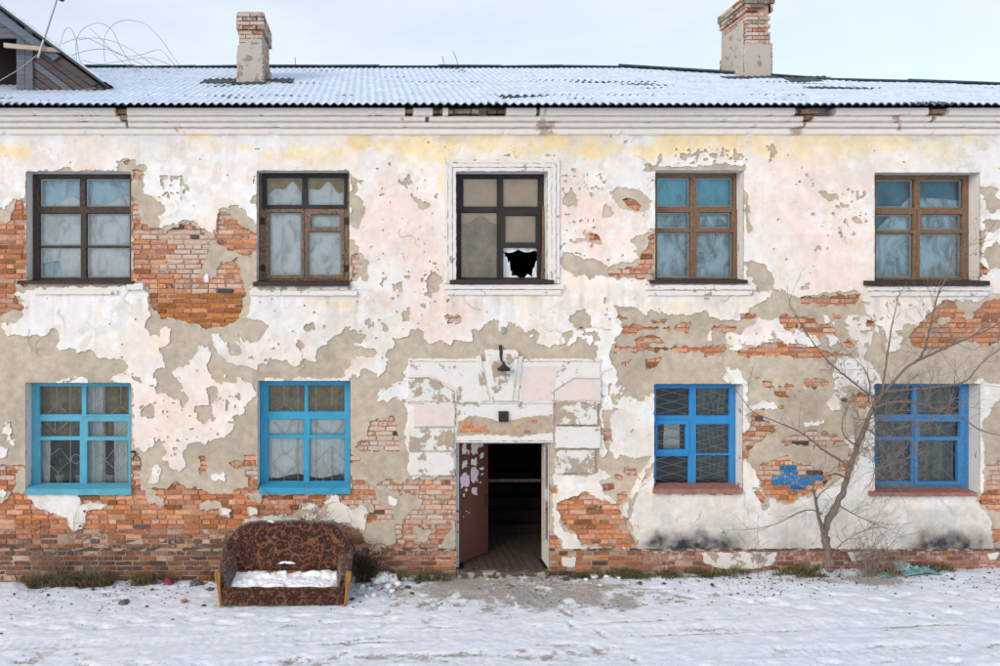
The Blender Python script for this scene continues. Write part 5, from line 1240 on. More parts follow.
# ------------------------------------------------------------------ chimneys
def chimney(x0, x1, y0, y1, z0, z1, cap, seed, pale, label, notch=None):
    r = random.Random(seed)
    C = mobj('chimney', *(lambda m: (m.v, m.f))(MB().box(x0 + 0.03, x1 - 0.03, y0 + 0.03, y1 - 0.03, z0, z1 - 0.05)), M['mortar'], HOUSE); C['label'] = label
    jv = []; jf = []; jc = []; off = 0; z = z0; k = 0
    while z < z1 - 0.03:
        e = cap(z); ax, bx, ay, by = x0 - e, x1 + e, y0 - e, y1 + e
        for face in range(4):
            horiz = face % 2 == 0; a, b = (ax, bx) if horiz else (ay, by)
            u = a + (0 if (k + face) % 2 else -0.0)
            first = 0.12 if (k + face) % 2 else 0.25
            l = first
            while u < b - 0.02:
                l2 = min(l, b - u)
                if b - u - l2 < 0.05: l2 = b - u
                mid = u + l2 / 2; v, f = BVn[r.randrange(10)]
                sv = v * np.array([l2 - 0.008, 1.0, 0.066]); sv[:, 1] = sv[:, 1] - 0.0
                skip = notch and notch(face, mid, z, r)
                if not skip:
                    if face == 0: w = np.stack([sv[:, 0] + mid, sv[:, 1] + ay, sv[:, 2] + z + 0.034], -1)
                    elif face == 2: w = np.stack([mid - sv[:, 0], by - sv[:, 1], sv[:, 2] + z + 0.034], -1)
                    elif face == 1: w = np.stack([bx - sv[:, 1], mid + sv[:, 0], sv[:, 2] + z + 0.034], -1)
                    else: w = np.stack([ax + sv[:, 1], mid - sv[:, 0], sv[:, 2] + z + 0.034], -1)
                    w = w + np.array([r.uniform(-.004, .004), r.uniform(-.004, .004), 0])
                    jv.append(w); jf += [tuple(i + off for i in q) for q in f]; off += len(v)
                    cc = r.choice(PAL) if r.random() > pale else r.choice([(0.44, 0.36, 0.29), (0.38, 0.31, 0.26), (0.50, 0.40, 0.32)])
                    if e > 0.01 and z > z1 - 0.4: kd = r.uniform(0.35, 0.8); cc = tuple(q * kd for q in cc)
                    jc += [tuple(cc) + (r.uniform(0.25, 0.75),)] * len(v)
                u += l2 + 0.006; l = 0.25
        z += 0.0768; k += 1
    o = mobj('courses', np.concatenate(jv), jf, M['brick_a'], C); add_col(o.data, 'Col', np.array(jc)); o['kind'] = 'stuff'
    top = MB().box(x0 - 0.02, x1 + 0.02, y0 - 0.02, y1 + 0.02, z - 0.012, z + 0.02); top.out('cap', M['mortar'], C, bevel=0.01)
    return C
cl0 = P(239, 0, 2.09)[0]; cl1 = P(262, 0, 2.09)[0]; ztl = P(0, 14, 2.09)[2]
chimney(cl0, cl1, 2.09, 3.15, 7.9, ztl, lambda z: 0.045 if ztl - 0.36 < z < ztl - 0.05 else (0.04 if z < 8.72 else 0.0), 5, 0.72, 'grey limewashed brick chimney with a corbelled top, left')
cr0 = P(746, 0, 3.06)[0]; cr1 = P(770.5, 0, 3.06)[0]; ztr = P(0, -2, 3.06)[2]
chimney(cr0, cr1, 3.06, 4.1, 7.9, ztr, lambda z: 0.06 if ztr - 0.18 < z else (0.035 if z > ztr - 0.34 else (0.03 if z < 9.25 else 0.0)), 6, 0.66, 'plastered brick chimney crumbling along its right edge', notch=lambda f, m_, z, r: f in (0, 1) and 9.3 < z < 10.0 and (m_ > cr1 - 0.12 if f == 0 else m_ < 3.2) and r.random() < 0.55)
v, f = slab([(745,44),(771,46),(771.5,72),(770,80),(745,79),(744.5,60)], 3.06 - 0.045, 3.06, 0.8, 0.01, 2, plane=3.03); mobj('render_patch', v, f, M['chim_render'], HOUSE)
v, f = slab([(237.5,46),(246,42),(252,38),(262.3,40),(262.8,82),(237,83)], 2.09 - 0.055, 2.06, 0.8, 0.01, 2, plane=2.05); mobj('render_patch', v, f, M['chim_render'], HOUSE)
m = MB().box(cr0 - 0.045, cr0 - 0.001, 3.12, 4.02, 8.3, 9.72); m.out('render_patch', M['chim_render'], HOUSE, bevel=0.015)
# flashing: bent sheets around the chimney feet
for (xa, xb, y, w) in ((cl0 - 0.7, cl0 - 0.02, 2.2, 0.5), (cl1 + 0.05, cl1 + 0.55, 2.35, 0.4), (cl0 - 0.1, cl1 + 0.1, 1.95, 0.25), (cr0 - 0.5, cr0 - 0.05, 2.9, 0.4), (cr0 - 0.2, cr1 + 0.1, 2.9, 0.2), (cr1 + 0.05, cr1 + 0.9, 2.75, 0.3), (cr1 + 0.0, cr1 + 0.6, 2.45, 0.25)):
    nx = 24; uu = np.linspace(xa, xb, nx); V = np.zeros((4, nx, 3))
    for r in range(4):
        yy = y - w / 2 + w * r / 3; V[r, :, 0] = uu; V[r, :, 1] = yy; V[r, :, 2] = roof_z(yy) + 0.065 + 0.014 * np.cos(2 * math.pi * uu / CP) + random.uniform(-0.01, 0.03) + 0.02 * (uu - xa)
    o = grid_mesh('flashing', V, M['roof'], ROOF); q = o.modifiers.new('t', 'SOLIDIFY'); q.thickness = 0.01

# ------------------------------------------------------------------ dormer (left edge)
random.seed(52)
DY = 1.0
def D(px, py, y=DY): return Vector(P(px, py, y))
s0, s1 = D(101, 83), D(0, 8); sl = (s1 - s0).normalized()
apex = s0 + sl * ((D(-70, 0).x - s0.x) / sl.x)
DORM = MB(); 
def roof_leaf(dx):     # right slope (dx=1) or left slope mirrored about the ridge
    mirror = lambda p: p if dx > 0 else Vector((2 * apex.x - p.x, p.y, p.z))
    a = s0 - sl * 0.12; n = Vector((-sl.z, 0, sl.x)); n = n if n.z > 0 else -n
    v = []
    for p in (a, apex):
        for yy in (DY - 0.22, 5.0):
            for h in (0.0, 0.035): q = p + n * h; v.append(tuple(mirror(Vector((q.x, yy, q.z)))))
    return v, [(0, 2, 6, 4), (1, 5, 7, 3), (0, 1, 3, 2), (4, 6, 7, 5), (0, 4, 5, 1), (2, 3, 7, 6)]
DORM.add(*roof_leaf(1)); DORM.add(*roof_leaf(-1))
DORM = DORM.out('dormer', M['roof'], HOUSE)
# sheathing planks of the gable, laid parallel to the slope
def clip(poly, nx_, ny_, c):
    out = []
    for a, b in zip(poly, poly[1:] + poly[:1]):
        da = a[0] * nx_ + a[1] * ny_ - c; db = b[0] * nx_ + b[1] * ny_ - c
        if da >= 0: out.append(a)
        if da * db < 0: t = da / (da - db); out.append((a[0] + (b[0] - a[0]) * t, a[1] + (b[1] - a[1]) * t))
    return out
tri = [(33, 33), (96, 80), (103, 89), (103, 94), (33, 94)]
dxp, dyp = (101 - 0) , (83 - 8); L = math.hypot(dxp, dyp); nxp, nyp = -dyp / L, dxp / L
c0 = 0 * nxp + 10 * nyp
for k in range(13):
    lo_, hi_ = c0 + k * 6.6 + 0.3, c0 + (k + 1) * 6.6 - 0.3
    pg = clip(clip(tri, nxp, nyp, lo_), -nxp, -nyp, -hi_)
    if len(pg) < 3: continue
    v, f = slab(pg, DY + 0.02 + random.uniform(-0.006, 0.006), DY + 0.045, 0.12, 0.003, 6, plane=DY); mobj('plank', v, f, M['brown_board'] if k % 3 else M['grey_wood'], DORM)
for (x0, x1) in ((17, 25), (25.4, 33.2)):
    v, f = slab([(x0, 26), (x1, 32), (x1, 94), (x0, 94)], DY - 0.02, DY + 0.03, 0.15, 0.003, 6, plane=DY); mobj('post', v, f, M['grey_wood'], DORM)
for k, (y0, y1) in enumerate(((8, 17), (17.4, 27), (27.4, 38))):
    pg = clip([(-75, y0 - 40 if k == 0 else y0), (17, y0), (17, y1), (-75, y1)], nxp, nyp, c0); v, f = slab(pg, DY + 0.02, DY + 0.045, 0.15, 0.003, 6, plane=DY); mobj('plank', v, f, M['grey_wood'], DORM)
v, f = slab([(-5, 8), (60, 56), (54, 61), (-5, 18)], DY - 0.10, DY - 0.06, 0.15, 0.004, 6, plane=DY - 0.08); mobj('barge_board', v, f, M['barge'], DORM)
v, f = slab([(60, 56), (98, 84), (92, 86), (55, 61)], DY - 0.05, DY - 0.02, 0.15, 0.004, 6, plane=DY - 0.04); mobj('barge_board', v, f, M['brown_board'], DORM)
v, f = slab([(4, 43), (60, 48.5), (60, 52.5), (4, 47.5)], DY - 0.16, DY - 0.12, 0.15, 0.003, 5, plane=DY - 0.14); mobj('cross_board', v, f, M['pale_board'], DORM)
v, f = slab([(-75, 94.5), (60, 93.2), (95, 87), (97, 89), (60, 96), (-75, 96.5)], DY - 0.02, DY + 0.10, 0.2, 0.004, 6, plane=DY); mobj('base_board', v, f, M['grey_wood'], DORM)
ib = [Vector((s0.x - 0.12, 0, s0.z - 0.35)), Vector((s0.x - 0.12, 0, s0.z + 0.0)), Vector((apex.x, 0, apex.z - 0.06)), Vector((2 * apex.x - s0.x, 0, s0.z)), Vector((2 * apex.x - s0.x, 0, s0.z - 0.35))]
MB().add([(p.x, DY + 0.75, p.z) for p in ib], [(0, 1, 2, 3, 4)]).out('dark_interior_sheet', M['hall'], DORM)  # dark sheet added to stand for the shade inside the dormer
MB().add([(p.x, DY + 0.052, p.z) for p in (Vector((D(34, 0).x, 0, s0.z - 0.3)), Vector((s0.x - 0.05, 0, s0.z - 0.3)), Vector((s0.x - 0.05, 0, s0.z)), Vector(s0 + sl * ((D(34, 0).x - s0.x) / sl.x)) - Vector((0, 0, 0.04)))], [(0, 1, 2, 3)]).out('dark_gap_sheet', M['hall'], DORM)  # dark sheet added behind the planks to keep sky out of the gaps
# snow along the dormer slope
n = Vector((-sl.z, 0, sl.x)); n = n if n.z > 0 else -n
uu = np.linspace(-0.1, 3.2, 160); yy = np.linspace(DY - 0.21, 4.0, 40); UU, YY = np.meshgrid(uu, yy)
h = 0.05 + 0.045 * np.clip(0.4 + fbm(UU * 60, YY * 60, 9, 431, 3), 0, 1)
h[0] = 0.03
V = np.stack([s0.x + sl.x * UU + n.x * h, YY, s0.z + sl.z * UU + n.z * h], -1)
o = grid_mesh('dormer_snow', V, M['snow']); tag(o, 'patchy snow along the slope of the dormer roof', 'snow', kind='stuff')

b = D(38, 58, DY - 0.2); e = empty('antenna_mast', b, 'thin leaning metal mast standing at the dormer', 'mast')
top = D(58.5, -6, DY - 0.2) - b; m = MB(); m.tube([(0, 0, 0), tuple(top), tuple(top * 1.6)], 0.02, 6); m.out('pole', M['galv'], e)
m = MB(); q = D(62, 0, DY - 0.2) - b; m.tube([tuple(q + Vector((-0.09, 0, 0.03))), tuple(q), tuple(q + Vector((0.03, 0, 0.01)))], [0.012, 0.03, 0.03], 6); m.out('insulator', M['iron'], e)
m = MB(); m.tube([D(37, 55, DY - 0.2), D(18, 70, DY - 0.2), D(-6, 84, DY - 0.2)], 0.009, 5)
o = m.out('guy_wire', M['wire'], None); tag(o, 'grey wire running down from the mast across the dormer opening', 'wire')

# tangle of loose wire over the ridge
random.seed(53)
def smooth(pts, n=10):
    out = []
    for i in range(len(pts) - 1):
        p0, p1, p2, p3 = [Vector(pts[max(0, min(len(pts) - 1, i + k))]) for k in (-1, 0, 1, 2)]
        for k in range(n):
            t = k / n; out.append(0.5 * ((2 * p1) + (-p0 + p2) * t + (2 * p0 - 5 * p1 + 4 * p2 - p3) * t * t + (-p0 + 3 * p1 - 3 * p2 + p3) * t ** 3))
    out.append(Vector(pts[-1])); return out
loops = [[(60,46),(64,32),(70,28),(76,40),(80,60),(88,70)], [(78,70),(76,45),(82,30),(98,23),(112,30),(120,46),(130,62),(140,72)], [(105,62),(104,40),(112,26),(126,20),(145,24),(160,38),(170,52),(180,66)], [(78,40),(95,38),(115,42),(135,52),(155,66),(172,74)], [(90,28),(104,42),(118,58),(134,70),(150,80),(178,88)], [(62,44),(72,40),(86,38),(104,46),(124,56),(140,55),(160,50),(172,62),(184,74)], [(82,60),(100,64),(128,60),(150,58),(172,66),(182,76)], [(70,56),(90,50),(110,50),(128,58),(146,66)]]
base = Vector(P(125, 74, 4.3)); m = MB()
for lp in loops:
    m.tube([p - base for p in smooth([P(a, b, 4.3 + random.uniform(-0.5, 0.5)) for a, b in lp], 8)], 0.0062, 4)
o = m.out('wire_tangle', M['wire'], None); o.location = base; tag(o, 'tangled loops of thin grey wire above the roof beside the dormer', 'wire')
for px, y0, y1, x1, lab in ((294, 70, 57, 295, 'short bent rod sticking up behind the left part of the ridge'), (444, 70, 56, 442, 'straight twig-like rod above the middle of the ridge'), (459, 70, 51, 453, 'curved thin rod above the middle of the ridge')):
    m = MB(); a = Vector(P(px, y0 + 4, 5.0)); m.tube([(0, 0, 0), Vector(P((px + x1) / 2 + 1, (y0 + y1) / 2, 5.0)) - a, Vector(P(x1, y1, 5.0)) - a], 0.009, 5); o = m.out('roof_rod', M['wire'], None); o.location = a; tag(o, lab, 'rod', 'rods along the ridge')

# ------------------------------------------------------------------ ground
def gbase(x, y):
    x = np.asarray(x, float); y = np.asarray(y, float); xc = np.clip(x, -14, 14)
    z = -0.05 + 0.0165 * xc
    z = z + 0.045 * np.exp(-np.clip(-y, 0, 9) / 0.45) * (0.4 + fbm(x * 60, y * 60, 40, 501, 3)) - 0.03 * sstep(0.5, 2.5, -y)
    z = z + 0.018 * fbm(x * 60, y * 60, 55, 511, 4, 0.55)
    return z
xf = np.arange(-10.2, 10.2, 0.028); yf_ = np.arange(-4.4, 0.2, 0.028)
gr = np.array([0.1, 0.3, 0.7, 1.5, 3, 6, 12, 25, 50, 100, 200, 400.0])
XS = np.concatenate([-10.2 - gr[::-1], xf, xf[-1] + gr]); YS_ = np.concatenate([-4.4 - gr[::-1], yf_, yf_[-1] + gr])
XX, YY = np.meshgrid(XS, YS_)
Z = gbase(XX, YY)
fine = (np.abs(XX) < 10.3) & (YY > -4.6) & (YY < 0.4)
hx, hy = XX * 60, YY * 60
clump = fbm(hx, hy, 16, 521, 4, 0.6); fine_n = fbm(hx, hy * 1.6, 6, 531, 3, 0.6)
nearw = np.exp(-np.clip(-YY, 0, 9) / 0.55)
# where the snow is worn away
pxs = 365 + FPX * (XX - CX) / (12 + np.clip(YY, -8, 3)); 
def gb(cx, cy, rx, ry): return np.exp(-(((XX - cx) / rx) ** 2 + ((YY - cy) / ry) ** 2))
worn = 0.62 * gb(0.3, -0.9, 2.8, 1.0) + 0.30 * gb(0.0, -2.6, 6.0, 0.5) + 0.35 * gb(-6.5, -2.5, 3.0, 0.5) + 0.55 * gb(4.9, -0.45, 1.3, 0.25) + 0.65 * gb(0.05, -0.40, 1.1, 0.45) + 0.42 * gb(1.2, -0.95, 1.2, 0.45) + 0.35 * gb(-0.9, -0.9, 1.2, 0.5) + 0.5 * gb(-2.0, -0.5, 0.5, 0.3) + 0.6 * gb(-2.9, -1.75, 0.45, 0.12) + 0.5 * gb(5.6, -0.5, 1.0, 0.35) + 0.35 * gb(6.5, -0.9, 1.3, 0.2) + 0.65 * gb(6.9, -1.15, 0.7, 0.06) + 0.45 * gb(7.6, -1.0, 0.6, 0.05) + 0.3 * gb(-6.0, -1.05, .35, .12) + 0.3 * gb(3.2, -0.9, 0.5, 0.2)
worn = worn + 0.75 * np.exp(-np.clip(-YY - 0.02, 0, 9) / 0.24) * np.clip(0.75 + 0.8 * fbm(hx, hy, 60, 591, 3), 0.1, 1.3)
rut = np.exp(-((YY + 2.42 - 0.028 * (XX + 8) - 0.05 * fbm(hx * 0.3, hx * 0, 40, 541, 2)) / 0.02) ** 2) * np.clip(fbm(hx, hx * 0 + 3, 60, 545, 3) + 0.25, 0, 1)
rut2 = np.exp(-((YY + 2.05 - 0.03 * (XX + 8) - 0.04 * fbm(hx * 0.3, hx * 0 + 9, 40, 549, 2)) / 0.014) ** 2) * np.clip(fbm(hx, hx * 0 + 6, 70, 547, 3), 0, 1)
speck = np.clip(fbm(hx, hy * 2.2, 11, 551, 3, 0.65) - 0.34, 0, 1) * 2.3 * (0.35 + 0.65 * np.exp(-np.clip(-YY - 0.2, 0, 9) / 0.9))
streak = np.clip(fbm(hx * 0.25, hy * 1.5, 18, 556, 4, 0.6) - 0.05, 0, 1) * 1.6 * sstep(1.0, 2.2, -YY)
# footprints trodden to and from the door, wheel tracks along the street
foot = np.zeros(XX.shape); rf = random.Random(17); prints = []
for (xa, ya, xb, yb) in ((0.1, -0.3, -4.6, -4.2), (0.2, -0.4, 1.5, -4.2), (0.3, -0.4, 6.5, -2.0), (6.5, -2.0, 9.5, -1.6), (-0.2, -0.5, -2.2, -1.5), (-2.2, -1.5, -7.8, -1.7), (-5.0, -3.5, 8.0, -2.9), (0.4, -0.3, 3.6, -1.2), (3.6, -1.2, 8.5, -1.1), (-1.8, -3.0, -8.5, -2.6)):
    D_ = math.hypot(xb - xa, yb - ya); n_ = int(D_ / 0.36); an = math.atan2(yb - ya, xb - xa)
    for k in range(n_):
        t_ = k / n_; s_ = 0.10 if k % 2 else -0.10; prints.append((xa + (xb - xa) * t_ - math.sin(an) * s_ + rf.uniform(-.07, .07), ya + (yb - ya) * t_ + math.cos(an) * s_ + rf.uniform(-.05, .05), an + rf.uniform(-.25, .25)))
for (fx_, fy_, an) in prints:
    i0, i1 = np.searchsorted(XS, [fx_ - 0.3, fx_ + 0.3]); j0, j1 = np.searchsorted(YS_, [fy_ - 0.3, fy_ + 0.3])
    X_ = XX[j0:j1, i0:i1] - fx_; Y_ = YY[j0:j1, i0:i1] - fy_; u_ = X_ * math.cos(an) + Y_ * math.sin(an); w_ = -X_ * math.sin(an) + Y_ * math.cos(an)
    d_ = (u_ / 0.155) ** 2 + (w_ / (0.052 + 0.012 * np.sign(u_))) ** 2
    np.maximum(foot[j0:j1, i0:i1], 1 - sstep(0.5, 1.25, d_), out=foot[j0:j1, i0:i1])
track = np.zeros(XX.shape)
for y0_, wv in ((-2.75, 0), (-1.72 - 0.35, 5)):
    yc = y0_ + 0.02 * (XX + 2) + 0.06 * fbm(hx * 0.2, hx * 0 + wv, 30, 581, 2)
    track = np.maximum(track, (1 - sstep(0.08, 0.15, np.abs(YY - yc))) * np.clip(0.55 + 0.9 * fbm(hx * 0.4, hx * 0 + wv * 3, 40, 585, 3), 0, 1))
bare = 0.38 * foot + 0.30 * track * (1 + fine_n) + worn * (0.95 + 0.9 * clump) + 1.8 * rut + 1.3 * rut2 + speck * 1.4 + 0.45 * streak + 0.18 * fine_n
snow = 1 - np.clip(sstep(0.10, 1.25, bare + 0.25 * fbm(hx, hy * 1.5, 8, 571, 3, 0.7) * (worn > 0.15)), 0, 1) * 0.92
Z = Z + np.where(fine, snow * (0.022 + 0.013 * clump + 0.008 * fine_n) + nearw * 0.030 * np.clip(clump, -0.5, 1) + 0.006 * fine_n * nearw, 0.02)
Z = Z - np.where(fine, 0.022 * foot + 0.016 * track * (0.7 + 0.3 * np.sin(hx * 0.9)), 0)
# lumpy trodden crust
Z = Z + np.where(fine, 0.006 * fbm(hx, hy * 1.3, 4, 561, 2) , 0)
o = grid_mesh('ground', np.stack([XX, YY, Z], -1), M['ground'], None, extra={'snow': snow, 'wet': np.clip(worn, 0, 1)}); o['kind'] = 'structure'
def gz(x, y):
    i = int(np.clip(np.searchsorted(XS, x), 0, len(XS) - 1)); j = int(np.clip(np.searchsorted(YS_, y), 0, len(YS_) - 1)); return float(Z[j, i])
# ------------------------------------------------------------------ sofa
random.seed(61)
SX, SY = -3.27, -0.72; sz = min(gz(SX - 0.8, SY), gz(SX + 0.8, SY)) - 0.005
SOFA = empty('sofa', (SX, SY, sz), 'old brown patterned two-seat sofa without cushions, snow on its seat', 'sofa')
def blob_grid(name, fn, nu, nv, mat, closed_u=False):
    U, V = np.meshgrid(np.linspace(0, 1, nu), np.linspace(0, 1, nv)); return grid_mesh(name, fn(U, V), mat, SOFA)
# front panel, rounded
def sweep(name, profile, xs, mat, fx=None):
    """profile: closed list of (y,z); swept along x"""
    n = len(profile); v = []; f = []
    for i, x in enumerate(xs):
        for (y, z) in profile:
            p = (x, y, z); v.append(fx(p, i / (len(xs) - 1)) if fx else p)
    for i in range(len(xs) - 1):
        for k in range(n): f.append((i * n + k, i * n + (k + 1) % n, (i + 1) * n + (k + 1) % n, (i + 1) * n + k)[::-1])
    f.append(tuple(range(n))); f.append(tuple((len(xs) - 1) * n + k for k in range(n - 1, -1, -1)))
    return mobj(name, v, f, mat, SOFA, True)
def rrect(y0, y1, z0, z1, r, k=4):
    o = []
    for cy, cz, a0 in ((y1 - r, z1 - r, 0), (y0 + r, z1 - r, 90), (y0 + r, z0 + r, 180), (y1 - r, z0 + r, 270)):
        for i in range(k + 1): a = R(a0 + 90 * i / k); o.append((cy + r * math.cos(a), cz + r * math.sin(a)))
    return o
lump = lambda s, a=0.006: (lambda p, t: (p[0], p[1] + a * math.sin(p[0] * 23 + s) * math.cos(p[2] * 31 + s), p[2] + a * math.sin(p[0] * 17 + s * 2)))
xs = np.linspace(-0.86, 0.86, 40)
sweep('front_panel', rrect(-0.42, -0.34, 0.015, 0.275, 0.035), xs, M['sofa'], lump(1))
MB().box(-0.84, 0.84, -0.345, 0.26, 0.05, 0.215).out('seat_deck', M['sofa_dark'], SOFA, bevel=0.01)
MB().box(-0.80, 0.80, 0.16, 0.20, 0.20, 0.315).out('back_rail', M['honey'], SOFA, bevel=0.006)
# back: arched, tufted, leaning
def back_top(x):
    t = abs(x) / 0.94; return 1.0 - 0.05 * t ** 2 - 0.28 * max(0, (t - 0.62) / 0.38) ** 2.2 + 0.006 * math.sin(x * 11)
nu, nv = 72, 64; ang_ = np.linspace(0, 2 * math.pi, nv)
U = np.linspace(-0.94, 0.94, nu); V = np.zeros((nv, nu, 3))
for i, x in enumerate(U):
    zt = back_top(x); zb = 0.30; cz = (zt + zb) / 2; hz = (zt - zb) / 2; th = 0.105
    th_e = th * (1 - 0.75 * max(0, (abs(x) - 0.86) / 0.08) ** 2)
    for k, a in enumerate(ang_):
        ca, sa = math.cos(a), math.sin(a); q = 0.42
        yy = math.copysign(abs(ca) ** q, ca) * th_e; zz = cz + math.copysign(abs(sa) ** q, sa) * hz
        tuft = 0.028 * math.cos(x * 21) * math.cos((zz - 0.3) * 19) + 0.020 * float(fbm(np.array([x * 60]), np.array([zz * 60]), 13, 631, 3)[0])
        lean = 0.26 + (zz - 0.3) * 0.16 - 0.10 * max(0, (abs(x) - 0.7) / 0.24) ** 2
        V[k, i] = (x, lean + yy - (tuft if ca < 0 else 0), zz + 0.005 * math.sin(x * 40))
grid_mesh('backrest', V, M['sofa'], SOFA)
for s in (-1, 1):     # closing discs at the ends of the back
    e_ = V[:, 0 if s < 0 else -1]; m = MB(); m.add([tuple(p) for p in e_[:-1]], [tuple(range(len(e_) - 1))]); m.out('back_end', M['sofa'], SOFA)
# arms: swept front to back, rising and flaring
for s in (-1, 1):
    n = 22; v = []; f = []; kk = 20
    for i in range(n):
        t = i / (n - 1); y = -0.37 + 0.68 * t; top = 0.46 + 0.22 * t ** 1.3; xc = 0.845 + 0.01 * t - 0.05 * t ** 3; hw = 0.062 + 0.035 * t; zb = 0.10
        if i in (0, n - 1): hw *= 0.8; top -= 0.01
        for k in range(kk):
            a = 2 * math.pi * k / kk; ca, sa = math.cos(a), math.sin(a); q = 0.5
            zz = (top + zb) / 2 + math.copysign(abs(sa) ** q, sa) * (top - zb) / 2; fl = 0.055 * max(0, (zz - 0.30) / 0.3)
            v.append((s * (xc + fl + math.copysign(abs(ca) ** q, ca) * hw * (1 + 0.35 * max(0, (zz - 0.32)) / 0.3)), y + 0.004 * math.sin(9 * zz + i), zz))
    for i in range(n - 1):
        for k in range(kk): f.append((i * kk + k, i * kk + (k + 1) % kk, (i + 1) * kk + (k + 1) % kk, (i + 1) * kk + k))
    f.append(tuple(range(kk))); f.append(tuple((n - 1) * kk + k for k in range(kk)))
    mobj('arm', v, f, M['sofa'], SOFA, True)
    # wooden arm facing: narrow foot, swelling to a rounded head
    prof = [(0.0, 0.024), (0.10, 0.028), (0.22, 0.030), (0.33, 0.036), (0.41, 0.050), (0.455, 0.058), (0.485, 0.050), (0.50, 0.028)]
    v = []; f = []
    for (z, w) in prof:
        w *= 0.78; lean = 0.905 + (z - 0.25) * 0.12
        for (sx_, yy) in ((-w, -0.415), (w, -0.415), (w * 1.0, -0.36), (-w, -0.36)): v.append((s * lean + sx_, yy - 0.02, z + 0.01))
    for i in range(len(prof) - 1):
        for k in range(4): f.append((i * 4 + k, i * 4 + (k + 1) % 4, (i + 1) * 4 + (k + 1) % 4, (i + 1) * 4 + k))
    f.append((3, 2, 1, 0)); f.append(tuple((len(prof) - 1) * 4 + k for k in range(4)))
    mobj('arm_facing', v, f, M['honey'], SOFA, bevel=0.010)
for (x, y) in ((-0.8, -0.33), (0.8, -0.33), (-0.8, 0.3), (0.8, 0.3)): MB().box(x - 0.03, x + 0.03, y - 0.03, y + 0.03, -0.03, 0.06).out('foot', M['honey'], SOFA)
# piping along the top of the back and the front panel
m = MB(); m.tube([(x, 0.26 + (back_top(x) - 0.3) * 0.16 - 0.075 - 0.10 * max(0, (abs(x) - 0.7) / 0.24) ** 2, back_top(x) - 0.022) for x in np.linspace(-0.9, 0.9, 50)], 0.009, 5); m.out('piping', M['sofa_dark'], SOFA)
m = MB(); m.tube([(x, -0.425 + 0.004 * math.sin(x * 23 + 1), 0.255 + 0.004 * math.sin(x * 17)) for x in np.linspace(-0.84, 0.84, 40)], 0.008, 5); m.out('piping', M['sofa_dark'], SOFA)
m = MB(); m.tube([(x, -0.428, 0.135 + 0.003 * math.sin(x * 31)) for x in np.linspace(-0.84, 0.84, 40)], 0.006, 5); m.out('seam', M['sofa_dark'], SOFA)
# snow on the seat and on the back
nx, ny = 110, 50; uu = np.linspace(-0.80, 0.80, nx); vv = np.linspace(-0.37, 0.17, ny); UU, VV = np.meshgrid(uu, vv)
edge_ = np.minimum(np.minimum((UU + 0.80), (0.80 - UU)) / 0.06, np.minimum((VV + 0.37) / 0.03, (0.17 - VV) / 0.05)); edge_ = np.clip(edge_, 0, 1)
H = 0.19 + (0.085 + 0.05 * sstep(0.0, 0.5, VV + 0.35) + 0.06 * fbm(UU * 60, VV * 60, 18, 601, 4, 0.6) + 0.03 * fbm(UU * 60, VV * 60, 5, 611, 3)) * edge_ ** 0.5
o = grid_mesh('seat_snow', np.stack([UU, VV, H], -1), M['snow']); o.location = (SX, SY, sz); tag(o, 'heap of clean snow filling the seat of the old sofa', 'snow', kind='stuff')
def patch(name, cx, cy, cz, rx, ry, h, label, seed):
    uu = np.linspace(-1, 1, 26); UU, VV = np.meshgrid(uu, uu); rr = np.sqrt(UU ** 2 + VV ** 2) + 0.35 * fbm(UU * 10, VV * 10, 6, seed, 3)
    Hh = h * np.clip(1 - rr ** 2, -0.4, 1); o = grid_mesh(name, np.stack([UU * rx, VV * ry, Hh], -1), M['snow']); o.location = (cx, cy, cz); tag(o, label, 'snow', kind='stuff')
patch('snow_patch', SX - 0.02, SY + 0.17, sz + 0.435, 0.14, 0.03, 0.02, 'thin line of snow caught on the sofa backrest', 621)
patch('snow_patch', SX - 0.27, SY + 0.35, sz + 0.985, 0.06, 0.05, 0.03, 'small dab of snow on the top edge of the sofa back', 622)
patch('snow_patch', SX - 0.55, SY + 0.36, sz + 0.955, 0.10, 0.05, 0.025, 'snow lying on the left shoulder of the sofa back', 623)

# ------------------------------------------------------------------ bare tree
random.seed(71)
TY = -0.62; tb = P(829, 568, TY); tb = (tb[0], TY, gz(tb[0], TY) - 0.03)
TREE = empty('bare_tree', tb, 'small bare leaning tree in front of the worn blue window', 'tree')
TB = Vector(tb)
def tp(lst, y0, y1): 
    n = len(lst); return [Vector(P(a, b, y0 + (y1 - y0) * i / max(1, n - 1))) - TB for i, (a, b) in enumerate(lst)]
twigs = MB()
def twig(p, d, l, r, depth):
    n = 5; pts = [p]; cur = p.copy(); dd = d.normalized()
    for k in range(n):
        dd = (dd + Vector((random.uniform(-.28, .28), random.uniform(-.2, .2), random.uniform(-.2, .26)))).normalized(); cur = cur + dd * (l / n); pts.append(cur.copy())
        if cur.y + TB.y > -0.06: cur.y = -0.06 - TB.y; dd.y = -abs(dd.y)
        if depth > 0 and random.random() < (0.55 if depth < 3 else 0.4): twig(cur.copy(), (dd + Vector((random.uniform(-1, 1), random.uniform(-.5, .35), random.uniform(-.7, .9)))), l * random.uniform(0.35, 0.65), r * 0.62, depth - 1)
    twigs.tube(pts, [r * (1 - 0.75 * i / n) for i in range(n + 1)], 4, False)
